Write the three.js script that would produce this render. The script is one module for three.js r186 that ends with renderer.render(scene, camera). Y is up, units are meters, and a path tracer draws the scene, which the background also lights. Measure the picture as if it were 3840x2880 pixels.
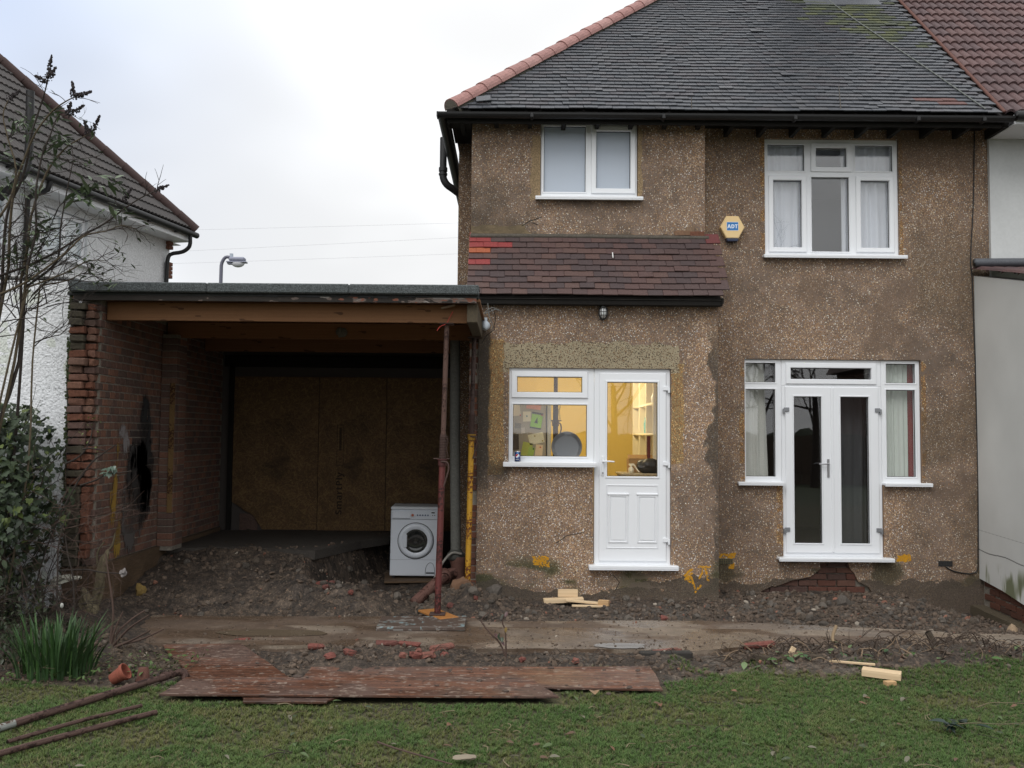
import * as THREE from 'three';
import { mergeGeometries, mergeVertices } from 'three/addons/utils/BufferGeometryUtils.js';

// ------------------------------------------------------------------ camera, sky, sun, exposure
const scene = new THREE.Scene();
const camera = new THREE.PerspectiveCamera(45.05, 4 / 3, 0.1, 600);
camera.position.set(0, 1.8, 10.25);
camera.rotation.order = 'YXZ';
camera.rotation.set(THREE.MathUtils.degToRad(3.15), 0, THREE.MathUtils.degToRad(0.5));
const renderer = new THREE.WebGLRenderer({ antialias: true });
renderer.setSize(1024, 768);
renderer.toneMapping = THREE.LinearToneMapping;
renderer.toneMappingExposure = 1.0;
renderer.shadowMap.enabled = true;
renderer.shadowMap.type = THREE.PCFSoftShadowMap;

let seed = 12345;
function rnd() { seed |= 0; seed = seed + 0x6D2B79F5 | 0; let t = Math.imul(seed ^ seed >>> 15, 1 | seed); t = t + Math.imul(t ^ t >>> 7, 61 | t) ^ t; return ((t ^ t >>> 14) >>> 0) / 4294967296; }
const rr = (a, b) => a + (b - a) * rnd();
const reseed = n => { seed = n; };
const clamp = (x, a = 0, b = 1) => x < a ? a : x > b ? b : x;
const lerp = (a, b, t) => a + (b - a) * t;
const sst = (a, b, x) => { const t = clamp((x - a) / (b - a)); return t * t * (3 - 2 * t); };
function h2(x, y) { let h = Math.imul(x, 374761393) + Math.imul(y, 668265263) | 0; h = Math.imul(h ^ h >>> 13, 1274126177); return ((h ^ h >>> 16) >>> 0) / 4294967296; }
function vn(x, y) { const i = Math.floor(x), j = Math.floor(y); let f = x - i, g = y - j; f = f * f * (3 - 2 * f); g = g * g * (3 - 2 * g); return lerp(lerp(h2(i, j), h2(i + 1, j), f), lerp(h2(i, j + 1), h2(i + 1, j + 1), f), g); }
// fractal noise, worked out once on a repeating table (32 noise cells a side) and looked up smoothly
const FT = new Float32Array(1024 * 1024);
{
  const w = (i, n) => ((i % n) + n) % n, cell = (x, y, n) => { const i = Math.floor(x), j = Math.floor(y); let f = x - i, g = y - j; f = f * f * (3 - 2 * f); g = g * g * (3 - 2 * g); const a = w(i, n), b = w(i + 1, n), c = w(j, n), d = w(j + 1, n), s = n * 17; return lerp(lerp(h2(a + s, c), h2(b + s, c), f), lerp(h2(a + s, d), h2(b + s, d), f), g); };
  for (let j = 0; j < 1024; j++) for (let i = 0; i < 1024; i++) { const x = i / 32, y = j / 32; FT[j * 1024 + i] = (cell(x, y, 32) * 8 + cell(x * 2, y * 2, 64) * 4 + cell(x * 4, y * 4, 128) * 2 + cell(x * 8, y * 8, 256)) / 15; }
}
function fbm(x, y) { x *= 32; y *= 32; const i = Math.floor(x), j = Math.floor(y), f = x - i, g = y - j, a = i & 1023, b = (i + 1) & 1023, c = (j & 1023) << 10, d = ((j + 1) & 1023) << 10; return (FT[c + a] * (1 - f) + FT[c + b] * f) * (1 - g) + (FT[d + a] * (1 - f) + FT[d + b] * f) * g; }
// noise on a torus so that a texture tiles
function pn(x, y, px, py, s = 0) { const i = Math.floor(x), j = Math.floor(y); let f = x - i, g = y - j; f = f * f * (3 - 2 * f); g = g * g * (3 - 2 * g); const m = (a, b) => ((a % b) + b) % b; const q = (a, b) => h2(m(a, px) + s * 131, m(b, py) + s * 57); return lerp(lerp(q(i, j), q(i + 1, j), f), lerp(q(i, j + 1), q(i + 1, j + 1), f), g); }
function pf(u, v, p, o = 4, s = 0, ay = 1) { let t = 0, a = .5, n = 0, k = p, l = Math.max(1, Math.round(p * ay)); for (let i = 0; i < o; i++) { t += a * pn(u * k, v * l, k, l, s + i); n += a; a *= .5; k *= 2; l *= 2; } return t / n; }

// overcast sky: thick bright cloud, a thinner blue-grey part up on the left
{
  const W = 1024, Hh = 512, d = new Float32Array(W * Hh * 4);
  for (let j = 0; j < Hh; j++) for (let i = 0; i < W; i++) {
    const el = ((j + .5) / Hh - .5) * Math.PI, az = ((i + .5) / W - .5) * 2 * Math.PI;
    const x = Math.cos(el) * Math.cos(az), z = Math.cos(el) * Math.sin(az), y = Math.sin(el);
    const yy = Math.max(y, 0) + .3, cx = x / yy, cz = z / yy;
    const n = fbm(cx * .9 + 31, cz * .9 + 12), n2 = fbm(cx * 1.9 + 5, cz * 1.9 + 44);
    const gap = Math.exp(-Math.pow((az + 2.16) / .26, 2) - Math.pow((el - .42) / .24, 2)), thin = clamp(1.15 * gap * (.7 + .7 * n) + sst(.66, .85, n * .7 + n2 * .3));
    const L = (.99 + .36 * Math.max(y, 0)) * lerp(1.08, .86, sst(.35, .65, n2 * .6 + n * .4));
    let r = lerp(L * .99, L * .6, thin), g = lerp(L * .998, L * .69, thin), b = lerp(L * 1.005, L * .87, thin);
    if (y < 0) { const k = sst(0, -.12, y); r = lerp(r, .12, k); g = lerp(g, .12, k); b = lerp(b, .1, k); }
    const o = (j * W + i) * 4; d[o] = r; d[o + 1] = g; d[o + 2] = b; d[o + 3] = 1;
  }
  const t = new THREE.DataTexture(d, W, Hh, THREE.RGBAFormat, THREE.FloatType);
  t.mapping = THREE.EquirectangularReflectionMapping; t.magFilter = THREE.LinearFilter; t.minFilter = THREE.LinearFilter; t.needsUpdate = true;
  scene.background = t; scene.environment = t; scene.environmentIntensity = 1; scene.backgroundIntensity = 1;
}
const sun = new THREE.DirectionalLight(new THREE.Color(1, .985, .96), 1.5);
sun.position.set(-9, 26, 20); sun.target.position.set(0, 0, 0);
sun.castShadow = true; sun.shadow.radius = 70; sun.shadow.mapSize.set(2048, 2048);
Object.assign(sun.shadow.camera, { left: -16, right: 16, top: 16, bottom: -16, near: 1, far: 90 });
scene.add(sun, sun.target);

// ------------------------------------------------------------------ helpers
const used = {};
function numbered(n) { const k = used[n] || 0; used[n] = k + 1; return k ? n + '_' + String(k).padStart(3, '0') : n; }
function sh(o) { o.castShadow = true; o.receiveShadow = true; return o; }
function thing(name, label, category, pos = [0, 0, 0], group) {
  const o = new THREE.Group(); o.name = numbered(name); o.position.set(...pos); o.userData = { label, category }; if (group) o.userData.group = group; scene.add(o); return o;
}
function single(name, label, category, geo, mat, group) {
  const o = sh(new THREE.Mesh(geo, mat)); o.name = numbered(name); o.userData = { label, category }; if (group) o.userData.group = group; scene.add(o); return o;
}
function setting(name, label, category, geo, mat) { const o = single(name, label, category, geo, mat); o.userData.kind = 'structure'; return o; }
function part(name, geo, mat, parent, label) { const o = sh(new THREE.Mesh(geo, mat)); o.name = name; if (label) o.userData.label = label; parent.add(o); return o; }
function sub(name, parent, label) { const o = new THREE.Group(); o.name = name; if (label) o.userData.label = label; parent.add(o); return o; }
const C3 = (r, g, b) => new THREE.Color().setRGB(r, g, b);
function M(r, g, b, rough = .8, o = {}) { const P = o.clearcoat || o.transmission || o.sheen ? THREE.MeshPhysicalMaterial : THREE.MeshStandardMaterial; return new P({ color: C3(r, g, b), roughness: rough, metalness: 0, ...o }); }

// geometry: everything non-indexed with position, normal, uv
function fin(g) { if (g.index) g = g.toNonIndexed(); for (const k of Object.keys(g.attributes)) if (!['position', 'normal', 'uv'].includes(k)) g.deleteAttribute(k); if (!g.attributes.normal) g.computeVertexNormals(); if (!g.attributes.uv) boxUV(g); return g; }
function boxUV(g) { const p = g.attributes.position, n = g.attributes.normal, uv = new Float32Array(p.count * 2); for (let i = 0; i < p.count; i++) { const ax = Math.abs(n.getX(i)), ay = Math.abs(n.getY(i)), az = Math.abs(n.getZ(i)); let u, v; if (ax > ay && ax > az) { u = p.getZ(i); v = p.getY(i); } else if (ay > az) { u = p.getX(i); v = p.getZ(i); } else { u = p.getX(i); v = p.getY(i); } uv[2 * i] = u; uv[2 * i + 1] = v; } g.setAttribute('uv', new THREE.BufferAttribute(uv, 2)); return g; }
function merge(a) { return mergeGeometries(a.map(fin), false); }
function tris(arr) { const g = new THREE.BufferGeometry(); g.setAttribute('position', new THREE.BufferAttribute(new Float32Array(arr), 3)); g.computeVertexNormals(); return boxUV(g); }
// box with chamfered edges (44 triangles), centred
function cbox(w, h, d, c = .004, wob = 0) {
  c = Math.min(c, w * .45, h * .45, d * .45);
  const X = w / 2, Y = h / 2, Z = d / 2, V = {}, out = [];
  const key = (sx, sy, sz, f) => { const k = sx + ',' + sy + ',' + sz + ',' + f; if (!V[k]) V[k] = [sx * (X - (f === 0 ? 0 : c)) + wob * rr(-1, 1), sy * (Y - (f === 1 ? 0 : c)) + wob * rr(-1, 1), sz * (Z - (f === 2 ? 0 : c)) + wob * rr(-1, 1)]; return V[k]; };
  const tri = (a, b, e) => { const ux = b[0] - a[0], uy = b[1] - a[1], uz = b[2] - a[2], vx = e[0] - a[0], vy = e[1] - a[1], vz = e[2] - a[2]; const nx = uy * vz - uz * vy, ny = uz * vx - ux * vz, nz = ux * vy - uy * vx; const m = nx * (a[0] + b[0] + e[0]) + ny * (a[1] + b[1] + e[1]) + nz * (a[2] + b[2] + e[2]); if (m >= 0) out.push(...a, ...b, ...e); else out.push(...a, ...e, ...b); };
  const quad = (a, b, e, f) => { tri(a, b, e); tri(a, e, f); };
  for (const s of [-1, 1]) {
    quad(key(s, -1, -1, 0), key(s, 1, -1, 0), key(s, 1, 1, 0), key(s, -1, 1, 0));
    quad(key(-1, s, -1, 1), key(1, s, -1, 1), key(1, s, 1, 1), key(-1, s, 1, 1));
    quad(key(-1, -1, s, 2), key(1, -1, s, 2), key(1, 1, s, 2), key(-1, 1, s, 2));
  }
  for (const a of [-1, 1]) for (const b of [-1, 1]) {
    quad(key(a, b, -1, 0), key(a, b, 1, 0), key(a, b, 1, 1), key(a, b, -1, 1));
    quad(key(a, -1, b, 0), key(a, 1, b, 0), key(a, 1, b, 2), key(a, -1, b, 2));
    quad(key(-1, a, b, 1), key(1, a, b, 1), key(1, a, b, 2), key(-1, a, b, 2));
    for (const e of [-1, 1]) tri(key(a, b, e, 0), key(a, b, e, 1), key(a, b, e, 2));
  }
  return tris(out);
}
function bx(x0, x1, y0, y1, z0, z1, c = .004) { return cbox(x1 - x0, y1 - y0, z1 - z0, c).translate((x0 + x1) / 2, (y0 + y1) / 2, (z0 + z1) / 2); }
function poly(pts, depth, bevel = 0, holes = []) {  // outline in x,y ; extruded towards +z from 0 to depth
  const s = new THREE.Shape(pts.map(p => new THREE.Vector2(...p)));
  for (const h of holes) s.holes.push(new THREE.Path(h.map(p => new THREE.Vector2(...p))));
  const g = new THREE.ExtrudeGeometry(s, { depth: depth - (bevel ? 2 * bevel : 0), bevelEnabled: !!bevel, bevelSize: bevel, bevelThickness: bevel, bevelOffset: -bevel, bevelSegments: 1, curveSegments: 12 });
  if (bevel) g.translate(0, 0, bevel);
  return fin(g);
}
const rect = (x0, x1, y0, y1) => [[x0, y0], [x1, y0], [x1, y1], [x0, y1]];
function tube(pts, r0, r1 = r0, sides = 6, seg = 0, cap = true) {  // tapered tube through points
  const V = pts.map(p => new THREE.Vector3(...p)); const cu = V.length > 2 ? new THREE.CatmullRomCurve3(V, false, 'centripetal') : new THREE.LineCurve3(V[0], V[1]);
  const n = seg || (V.length > 2 ? (V.length - 1) * 3 : 1), P = [], N = [], I = []; let nrm = null, pt = null;
  for (let i = 0; i <= n; i++) {
    const t = i / n, p = cu.getPoint(t), T = cu.getTangent(t);
    if (!nrm) { nrm = Math.abs(T.y) < .9 ? new THREE.Vector3(0, 1, 0) : new THREE.Vector3(1, 0, 0); }
    nrm.addScaledVector(T, -nrm.dot(T)).normalize(); const b = new THREE.Vector3().crossVectors(T, nrm), r = lerp(r0, r1, t);
    for (let k = 0; k < sides; k++) { const a = k / sides * 2 * Math.PI, c = Math.cos(a), s = Math.sin(a), nx = nrm.x * c + b.x * s, ny = nrm.y * c + b.y * s, nz = nrm.z * c + b.z * s; P.push(p.x + nx * r, p.y + ny * r, p.z + nz * r); N.push(nx, ny, nz); }
    pt = p;
  }
  for (let i = 0; i < n; i++) for (let k = 0; k < sides; k++) { const a = i * sides + k, b = i * sides + (k + 1) % sides; I.push(a, b, a + sides, b, b + sides, a + sides); }
  if (cap) for (const [o, f] of [[0, 1], [n * sides, 0]]) for (let k = 1; k < sides - 1; k++) f ? I.push(o, o + k + 1, o + k) : I.push(o, o + k, o + k + 1);
  const g = new THREE.BufferGeometry(); g.setAttribute('position', new THREE.Float32BufferAttribute(P, 3)); g.setAttribute('normal', new THREE.Float32BufferAttribute(N, 3)); g.setIndex(I);
  const q = g.toNonIndexed(); if (sides < 5) q.computeVertexNormals(); return boxUV(q);
}
function cyl(r, h, x, y, z, seg = 20, r2 = r) { return fin(new THREE.CylinderGeometry(r2, r, h, seg)).translate(x, y + h / 2, z); }
function lathe(pts, seg = 24) { return fin(new THREE.LatheGeometry(pts.map(p => new THREE.Vector2(...p)), seg)); }
function rock(sx, sy, sz, det = 1, rough = .25) {
  const g0 = mergeVertices(new THREE.IcosahedronGeometry(1, det).deleteAttribute('uv').deleteAttribute('normal')), p = g0.attributes.position, s = rnd() * 100;
  for (let i = 0; i < p.count; i++) { const x = p.getX(i), y = p.getY(i), z = p.getZ(i), k = 1 + rough * (2 * fbm(x * 1.3 + s, y * 1.3 + z * 1.7 + s, 3) - 1) * 1.6; p.setXYZ(i, x * k * sx, y * k * sy, z * k * sz); }
  const g = g0.toNonIndexed(); g.computeVertexNormals(); return boxUV(g);
}

// textures
function tex(w, h, f, size = 1, lin = false) {
  const d = new Uint8Array(w * h * 4);
  for (let j = 0; j < h; j++) for (let i = 0; i < w; i++) { const c = f(i, j, (i + .5) / w, (j + .5) / h), o = (j * w + i) * 4; d[o] = clamp(c[0], 0, 255); d[o + 1] = clamp(c[1], 0, 255); d[o + 2] = clamp(c[2], 0, 255); d[o + 3] = c.length > 3 ? clamp(c[3], 0, 255) : 255; }
  const t = new THREE.DataTexture(d, w, h); t.wrapS = t.wrapT = THREE.RepeatWrapping; t.magFilter = THREE.LinearFilter; t.minFilter = THREE.LinearMipmapLinearFilter; t.generateMipmaps = true; t.anisotropy = 8;
  if (!lin) t.colorSpace = THREE.SRGBColorSpace; const [a, b] = Array.isArray(size) ? size : [size, size]; t.repeat.set(1 / a, 1 / b); t.needsUpdate = true; return t;
}
const grey = v => [v, v, v];
const mix3 = (a, b, t) => [lerp(a[0], b[0], t), lerp(a[1], b[1], t), lerp(a[2], b[2], t)];
// pebble field shared by all dashed walls: 1024 px = 1.9 m of pebbles about 9 to 12 mm across
const PB = 1024, PM = 1.9, pbId = new Float32Array(PB * PB), pbH = new Float32Array(PB * PB);
{
  const G = 196, cs = PB / G;
  for (let j = 0; j < PB; j++) for (let i = 0; i < PB; i++) {
    const gx = Math.floor(i / cs), gy = Math.floor(j / cs); let b = 9, b2 = 9, id = 0;
    for (let a = -1; a < 2; a++) for (let c = -1; c < 2; c++) { const X = gx + a, Y = gy + c, mx = (X + G) % G, my = (Y + G) % G; const dx = i / cs - X - .15 - .7 * h2(mx + 7, my), dy = (j / cs - Y - .15 - .7 * h2(mx, my + 91)), d = Math.sqrt(dx * dx + dy * dy); if (d < b) { b2 = b; b = d; id = h2(mx + 300, my + 500); } else if (d < b2) b2 = d; }
    pbId[j * PB + i] = id; pbH[j * PB + i] = clamp((b2 - b) * 2.2) * (id > .12 ? 1 : .25);
  }
}
const pIdx = (x, y) => { const i = ((Math.floor(x / PM * PB) % PB) + PB) % PB, j = ((Math.floor(y / PM * PB) % PB) + PB) % PB; return j * PB + i; };
const pebbleBump = tex(PB, PB, (i, j) => grey(255 * pbH[j * PB + i]), PM, true);
function pebbleCol(id) { return id < .13 ? [58, 46, 36] : id < .3 ? [104, 80, 60] : id < .5 ? [140, 110, 84] : id < .64 ? [158, 122, 86] : id < .78 ? [124, 108, 96] : id < .9 ? [188, 160, 126] : id < .945 ? [214, 194, 164] : [242, 236, 224]; }
const grain = tex(256, 256, (i, j, u, v) => grey(176 + 60 * pf(u, v, 24, 4, 3) + 34 * (pf(u, v, 128, 2, 9) - .5)), .35);
const grainBump = tex(256, 256, (i, j, u, v) => grey(255 * (.6 * pf(u, v, 20, 4, 5) + .4 * pf(u, v, 100, 2, 6))), .3, true);

// ------------------------------------------------------------------ materials
const upvc = M(.8, .82, .85, .28, { clearcoat: .3, clearcoatRoughness: .2 });
const upvcOld = M(.74, .76, .78, .4);
const gasket = M(.03, .03, .032, .6);
const glass = new THREE.MeshPhysicalMaterial({ color: C3(1, 1, 1), roughness: .01, transmission: 1, thickness: 0, ior: 1.75 });
const blackPlastic = M(.011, .011, .012, .55);
const darkWood = M(.014, .012, .01, .95, { map: grain, bumpMap: grainBump, bumpScale: .002 });
const steel = M(.5, .5, .52, .35, { metalness: 1 });
const mortarMat = M(.33, .295, .245, .95, { map: grain, bumpMap: grainBump, bumpScale: .003 });
const brickMats = [[.2, .075, .045], [.155, .06, .04], [.24, .095, .055], [.13, .062, .045], [.18, .085, .058], [.11, .06, .048], [.27, .11, .06]].map(c => M(...c, .9, { map: grain, bumpMap: grainBump, bumpScale: .003 }));
const cement = M(.3, .285, .25, .92, { map: grain, bumpMap: grainBump, bumpScale: .004 });
const lead = M(.13, .14, .16, .55, { map: grain });

// unique dashed walls: colour worked out per pixel over the whole wall face
function wallMat(x0, y0, W, Hh, px, py, paint) {
  const t = tex(px, py, (i, j, u, v) => {
    const x = x0 + u * W, y = y0 + v * Hh, k = pIdx(x, y), id = pbId[k];
    const base = [127, 110, 97], n = fbm(x * 1.4 + 3, y * 1.1 + 8, 4), n3 = fbm(x * 9, y * 9, 2);
    const cover = pbH[k] > .3 && h2(Math.floor(id * 9999), 5) > .3 - 1.3 * (n - .52) ? 1 : 0;
    let c = cover ? pebbleCol(id) : [base[0] * (.8 + .4 * n3), base[1] * (.8 + .4 * n3), base[2] * (.8 + .4 * n3)];
    const kn = .95 + .34 * n; c = [c[0] * kn, c[1] * kn, c[2] * kn];
    return paint ? paint(x, y, c, id, pbH[k], n) : c;
  }, [W, Hh]);
  t.offset.set(-x0 / W, -y0 / Hh); t.wrapS = t.wrapT = THREE.ClampToEdgeWrapping;
  return new THREE.MeshStandardMaterial({ map: t, roughness: .82, bumpMap: pebbleBump, bumpScale: .007 });
}
const soft = (x, a, b, e) => sst(a - e, a + e, x) * (1 - sst(b - e, b + e, x));
const yellowPaint = [222, 158, 24];
const spray = (x, y, a, b, c, d, n) => { if (x < a - .03 || x > b + .03 || y < c - .03 || y > d + .03) return false; return soft(x, a, b, .022) * soft(y, c, d, .018) > Math.max(.06, .12 + 1.7 * (n - .28)) && fbm(x * 70, y * 70) > .37; };
function seg(x, y, ax, ay, bxx, by, w) { const dx = bxx - ax, dy = by - ay, t = clamp(((x - ax) * dx + (y - ay) * dy) / (dx * dx + dy * dy)), ex = x - ax - dx * t, ey = y - ay - dy * t; return ex * ex + ey * ey < w * w; }
const arrowLines = [[2.065, .375, 2.19, .378], [2.125, .372, 2.075, .25], [2.135, .365, 2.17, .225], [1.99, .345, 1.915, .27], [1.935, .25, 1.99, .3], [1.92, .235, 1.985, .26], [1.99, .25, 2.03, .1], [2.03, .12, 2.09, .17], [1.95, .22, 2.0, .2]];
const extCracks = [[-.22, 3.24, -.19, 3.12, -.2, 2.97, -.29, 2.9, -.34, 2.82], [.5, .62, .62, .7, .8, .74], [1.12, .28, 1.2, .2, 1.15, .1]];
const matExt = wallMat(-.5, -.3, 2.85, 3.65, 2048, 2048, (x, y, c, id, h, n) => {
  const e = .045 * (fbm(x * 12, y * 12, 3) - .5), X = x + e, Y = y + e;
  // cement patch band over the window and door, ochre strip beside it, dark mortar at the corner
  const e4 = .1 * (fbm(x * 5 + 40, y * 5) - .5), cemBand = X + e4 > -.1 && X + e4 < 1.87 && Y > 2.5 && Y + e4 < 2.83 ? 1 : 0;
  if (cemBand) c = (h > .35 && h2(Math.floor(id * 9999), 11) > .66) ? (id < .6 ? [58, 44, 32] : [118, 86, 52]) : [176, 163, 136].map(q => q * (.86 + .28 * n));
  else if ((X > -.26 && X < -.09 && Y > 1.36 && Y < 2.86) || (X > 1.77 && X < 1.9 && Y > 1.5 && Y < 2.6)) c = (h > .35 && h2(Math.floor(id * 9999), 13) > .34) ? pebbleCol(id).map((q, i) => q * [1.1, .95, .72][i]) : [158, 136, 98].map(q => q * (.85 + .3 * n));
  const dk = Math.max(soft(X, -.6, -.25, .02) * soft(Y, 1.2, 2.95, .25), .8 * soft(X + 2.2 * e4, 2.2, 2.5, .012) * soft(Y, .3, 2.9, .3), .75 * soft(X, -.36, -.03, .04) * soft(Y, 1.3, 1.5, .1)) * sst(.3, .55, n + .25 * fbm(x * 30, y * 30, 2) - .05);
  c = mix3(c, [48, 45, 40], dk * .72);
  const alg = soft(Y, .1, .42, .1) * sst(.42, .62, fbm(x * 3 + 9, y * 5, 4)); c = mix3(c, [58, 62, 34], alg * .7);
  const low = Y + .09 * Math.sin(x * 2.2) + .22 * (fbm(x * 6 + 3, y * 9) - .5) < .16 ? 1 : 0; c = mix3(c, h > .5 ? [100, 90, 78] : [66, 58, 50], low * .8);
  if (X > .95 && X < 1.75 && Y > .14 && Y < .3 && fbm(x * 5, y * 9, 3) > .45) c = mix3(c, [132, 118, 104], .55);
  if ((x < -.1 && y > 2.7) || (y < .8 && x > .4 && x < 1.3)) for (const L of extCracks) for (let k = 0; k < L.length - 2; k += 2) if (seg(x, y, L[k] + e * .6, L[k + 1], L[k + 2] + e * .6, L[k + 3], .0035)) c = [26, 23, 20];
  const sp = fbm(x * 60, y * 60, 2);
  if (spray(x, y, .245, .43, .365, .47, fbm(x * 34 + 5, y * 34))) c = mix3(c, yellowPaint, .92);
  const e2 = .02 * (fbm(x * 26, y * 26, 2) - .5); if (x > 1.86 && y < .42) for (const L of arrowLines) if (seg(x + e2, y - e2, ...L, .012) && sp > .4) c = mix3(c, yellowPaint, .9);
  return c;
});
const matBay = wallMat(-.55, 3.9, 2.85, 1.75, 1024, 1024, (x, y, c, id, h, n) => {
  const e = .06 * (fbm(x * 9, y * 9, 3) - .5), X = x + e, Y = y + e;
  const lightSide = (X > .2 && X < .33 && Y > 4.55 && Y < 5.3) || (X > 1.44 && X < 1.5 && Y > 4.6 && Y < 5.4);
  if (lightSide) c = h > .4 && id > .5 ? [186, 158, 122] : [142, 122, 92];
  if (X > -.6 && X < .18 + .3 * (fbm(x * 4, y * 9, 2) - .5) && Y < 4.235 && Y > 4.09) c = [150, 130, 98].map(q => q * (.85 + .3 * fbm(x * 20, y * 40, 3)));
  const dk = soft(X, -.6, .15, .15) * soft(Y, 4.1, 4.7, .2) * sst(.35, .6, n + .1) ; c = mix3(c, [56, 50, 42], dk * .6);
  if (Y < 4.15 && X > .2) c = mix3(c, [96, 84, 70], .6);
  for (const L of [[.1, 4.24, .2, 4.3, .33, 4.34], [.22, 4.28, .28, 4.25]]) for (let k = 0; k < L.length - 2; k += 2) if (seg(x, y, L[k], L[k + 1] + e * .3, L[k + 2], L[k + 3] + e * .3, .005)) c = [30, 27, 24];
  return c;
});
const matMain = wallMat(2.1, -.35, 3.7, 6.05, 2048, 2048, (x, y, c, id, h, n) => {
  const e = .05 * (fbm(x * 10, y * 10, 3) - .5), X = x + e, Y = y + e;
  const edge = (X > 2.955 && X < 3.02 && Y > 3.96 && Y < 5.4) || (X > 4.6 && X < 4.66 && Y > 3.96 && Y < 5.4) || (X > 2.7 && X < 2.76 && Y > 1.3 && Y < 2.72) || (X > 4.84 && X < 4.89 && Y > 1.3 && Y < 2.7) || (X > 3.13 && X < 3.2 && Y > .5 && Y < 1.26);
  if (edge && fbm(x * 7 + 21, y * 7) > .44) c = h > .35 ? pebbleCol(id).map((q, i) => q * [1.12, 1, .82][i]) : [136, 114, 86];
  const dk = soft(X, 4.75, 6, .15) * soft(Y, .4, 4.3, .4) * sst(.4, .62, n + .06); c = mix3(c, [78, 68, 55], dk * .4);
  const smear = sst(.6, .68, fbm(x * 1.7 + 50, y * 1.7, 4)); c = mix3(c, [118, 99, 84], smear * .5);
  const alg = soft(Y, .05, .4, .08) * sst(.45, .62, fbm(x * 2.5 + 2, y * 4, 4)); c = mix3(c, [56, 54, 36], alg * .6);
  const low = Y + .2 * (fbm(x * 6 + 13, y * 9) - .5) < .12 ? 1 : 0; c = mix3(c, h > .5 ? [96, 85, 74] : [66, 58, 50], low * .75);
  const sp = fbm(x * 60, y * 60, 2);
  const sq = fbm(x * 34 + 5, y * 34); if (y < .5 && (spray(x, y, 2.445, 2.645, .376, .437, sq) || spray(x, y, 4.53, 4.685, .35, .435, sq) || spray(x, y, 2.565, 2.625, .25, .32, sq))) c = mix3(c, yellowPaint, .92);
  return c;
});

// ------------------------------------------------------------------ the house
const matPlain = new THREE.MeshStandardMaterial({ roughness: .82, bumpMap: pebbleBump, bumpScale: .007, map: tex(PB, PB, (i, j) => { const k = j * PB + i; return pbH[k] > .3 ? pebbleCol(pbId[k]).map(q => q * .96) : [112, 94, 80]; }, PM) });
const house = thing('semi_detached_house', 'brown pebble dashed house with dark tiled roof and white plastic windows', 'house');
const wallBase = -.35;
// wall with openings; outline and holes in x,y, outer face at z
function wall(name, pts, holes, z, th, mat) { return part(name, poly(pts, th, 0, holes).translate(0, 0, z - th), mat, house); }
const kit = [[-.035, 1.475], [.905, 1.475], [.905, .375], [1.762, .375], [1.762, 2.547], [-.035, 2.547]];
wall('kitchen_wall', rect(-.375, 2.285, wallBase, 3.3), [kit], 0, .24, matExt);
part('kitchen_side_wall', bx(2.045, 2.284, wallBase, 3.3, -.69, -.242, 0), matExt, house);
part('kitchen_side_wall', bx(-.479, -.24, wallBase, 3.3, -3.6, -.245, 0), mortarMat, house);
// stripped brick corner beside the garage opening
for (let i = 0; i < 43; i++) part('brick', cbox(.098 + rr(-.012, .008), .064, .2, .005, .003).translate(-.428 + rr(-.004, .006), .1 + i * .0745, -.12 + rr(-.012, .01)), brickMats[Math.floor(rr(0, 7))], house);
part('corner_mortar', bx(-.474, -.377, wallBase, 3.25, -.24, -.03, 0), mortarMat, house);
wall('bay_wall', rect(-.494, 2.235, 3.98, 5.56), [rect(.312, 1.448, 4.57, 5.465)], -.43, .26, matBay);
part('bay_side_wall', bx(-.493, -.24, 3.9, 5.54, -1.35, -.692, 0), matBay, house);
part('bay_side_wall', bx(2.0, 2.234, 3.9, 5.54, -.698, -.692, 0), matBay, house);
wall('flank_return_wall', rect(-.7, -.3, wallBase, 5.5), [], -1.36, .25, matPlain);
part('flank_wall', bx(-.699, -.45, wallBase, 5.55, -8, -1.612, 0), matPlain, house);
const patio = [[2.755, 1.26], [3.2, 1.26], [3.2, .395], [4.385, .395], [4.385, 1.26], [4.845, 1.26], [4.845, 2.727], [2.755, 2.727]];
const brickHole = [[2.898, -.02], [3.073, .064], [3.09, .049], [3.295, .127], [3.511, .171], [3.632, .261], [3.627, .33], [3.958, .359], [3.981, .264], [4.028, .223], [4.075, .122], [4.206, .052], [4.24, -.02]];
wall('main_wall', rect(2.2, 5.69, wallBase, 5.62), [patio, rect(3.008, 4.618, 3.962, 5.388), brickHole], -.7, .24, matMain);
part('backing_wall', bx(2.9, 4.25, wallBase, .375, -.93, -.752, 0), mortarMat, house);
{ // bricks laid bare under the french doors
  reseed(77);
  for (let r = 0; r < 5; r++) for (let k = 0; k < 7; k++) { const x = 2.93 + k * .225 + (r % 2) * .112, y = .02 + r * .075; if (x > 4.15) continue; part('brick', cbox(.215, .065, .09, .005, .004).translate(x, y, -.768 + rr(-.006, .006)), brickMats[[1, 3, 5, 4][Math.floor(rr(0, 4))]], house); }
}
// three bricks showing at the end of the lean-to roof
for (const [x, y, w, m] of [[1.97, 4.165, .18, M(.3, .17, .1, .9, { map: grain })], [2.14, 4.155, .17, brickMats[2]], [2.06, 4.21, .1, M(.33, .22, .14, .9, { map: grain })]]) part('brick', cbox(w, .06, .03, .005, .004).translate(x, y, -.427), m, house);

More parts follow.
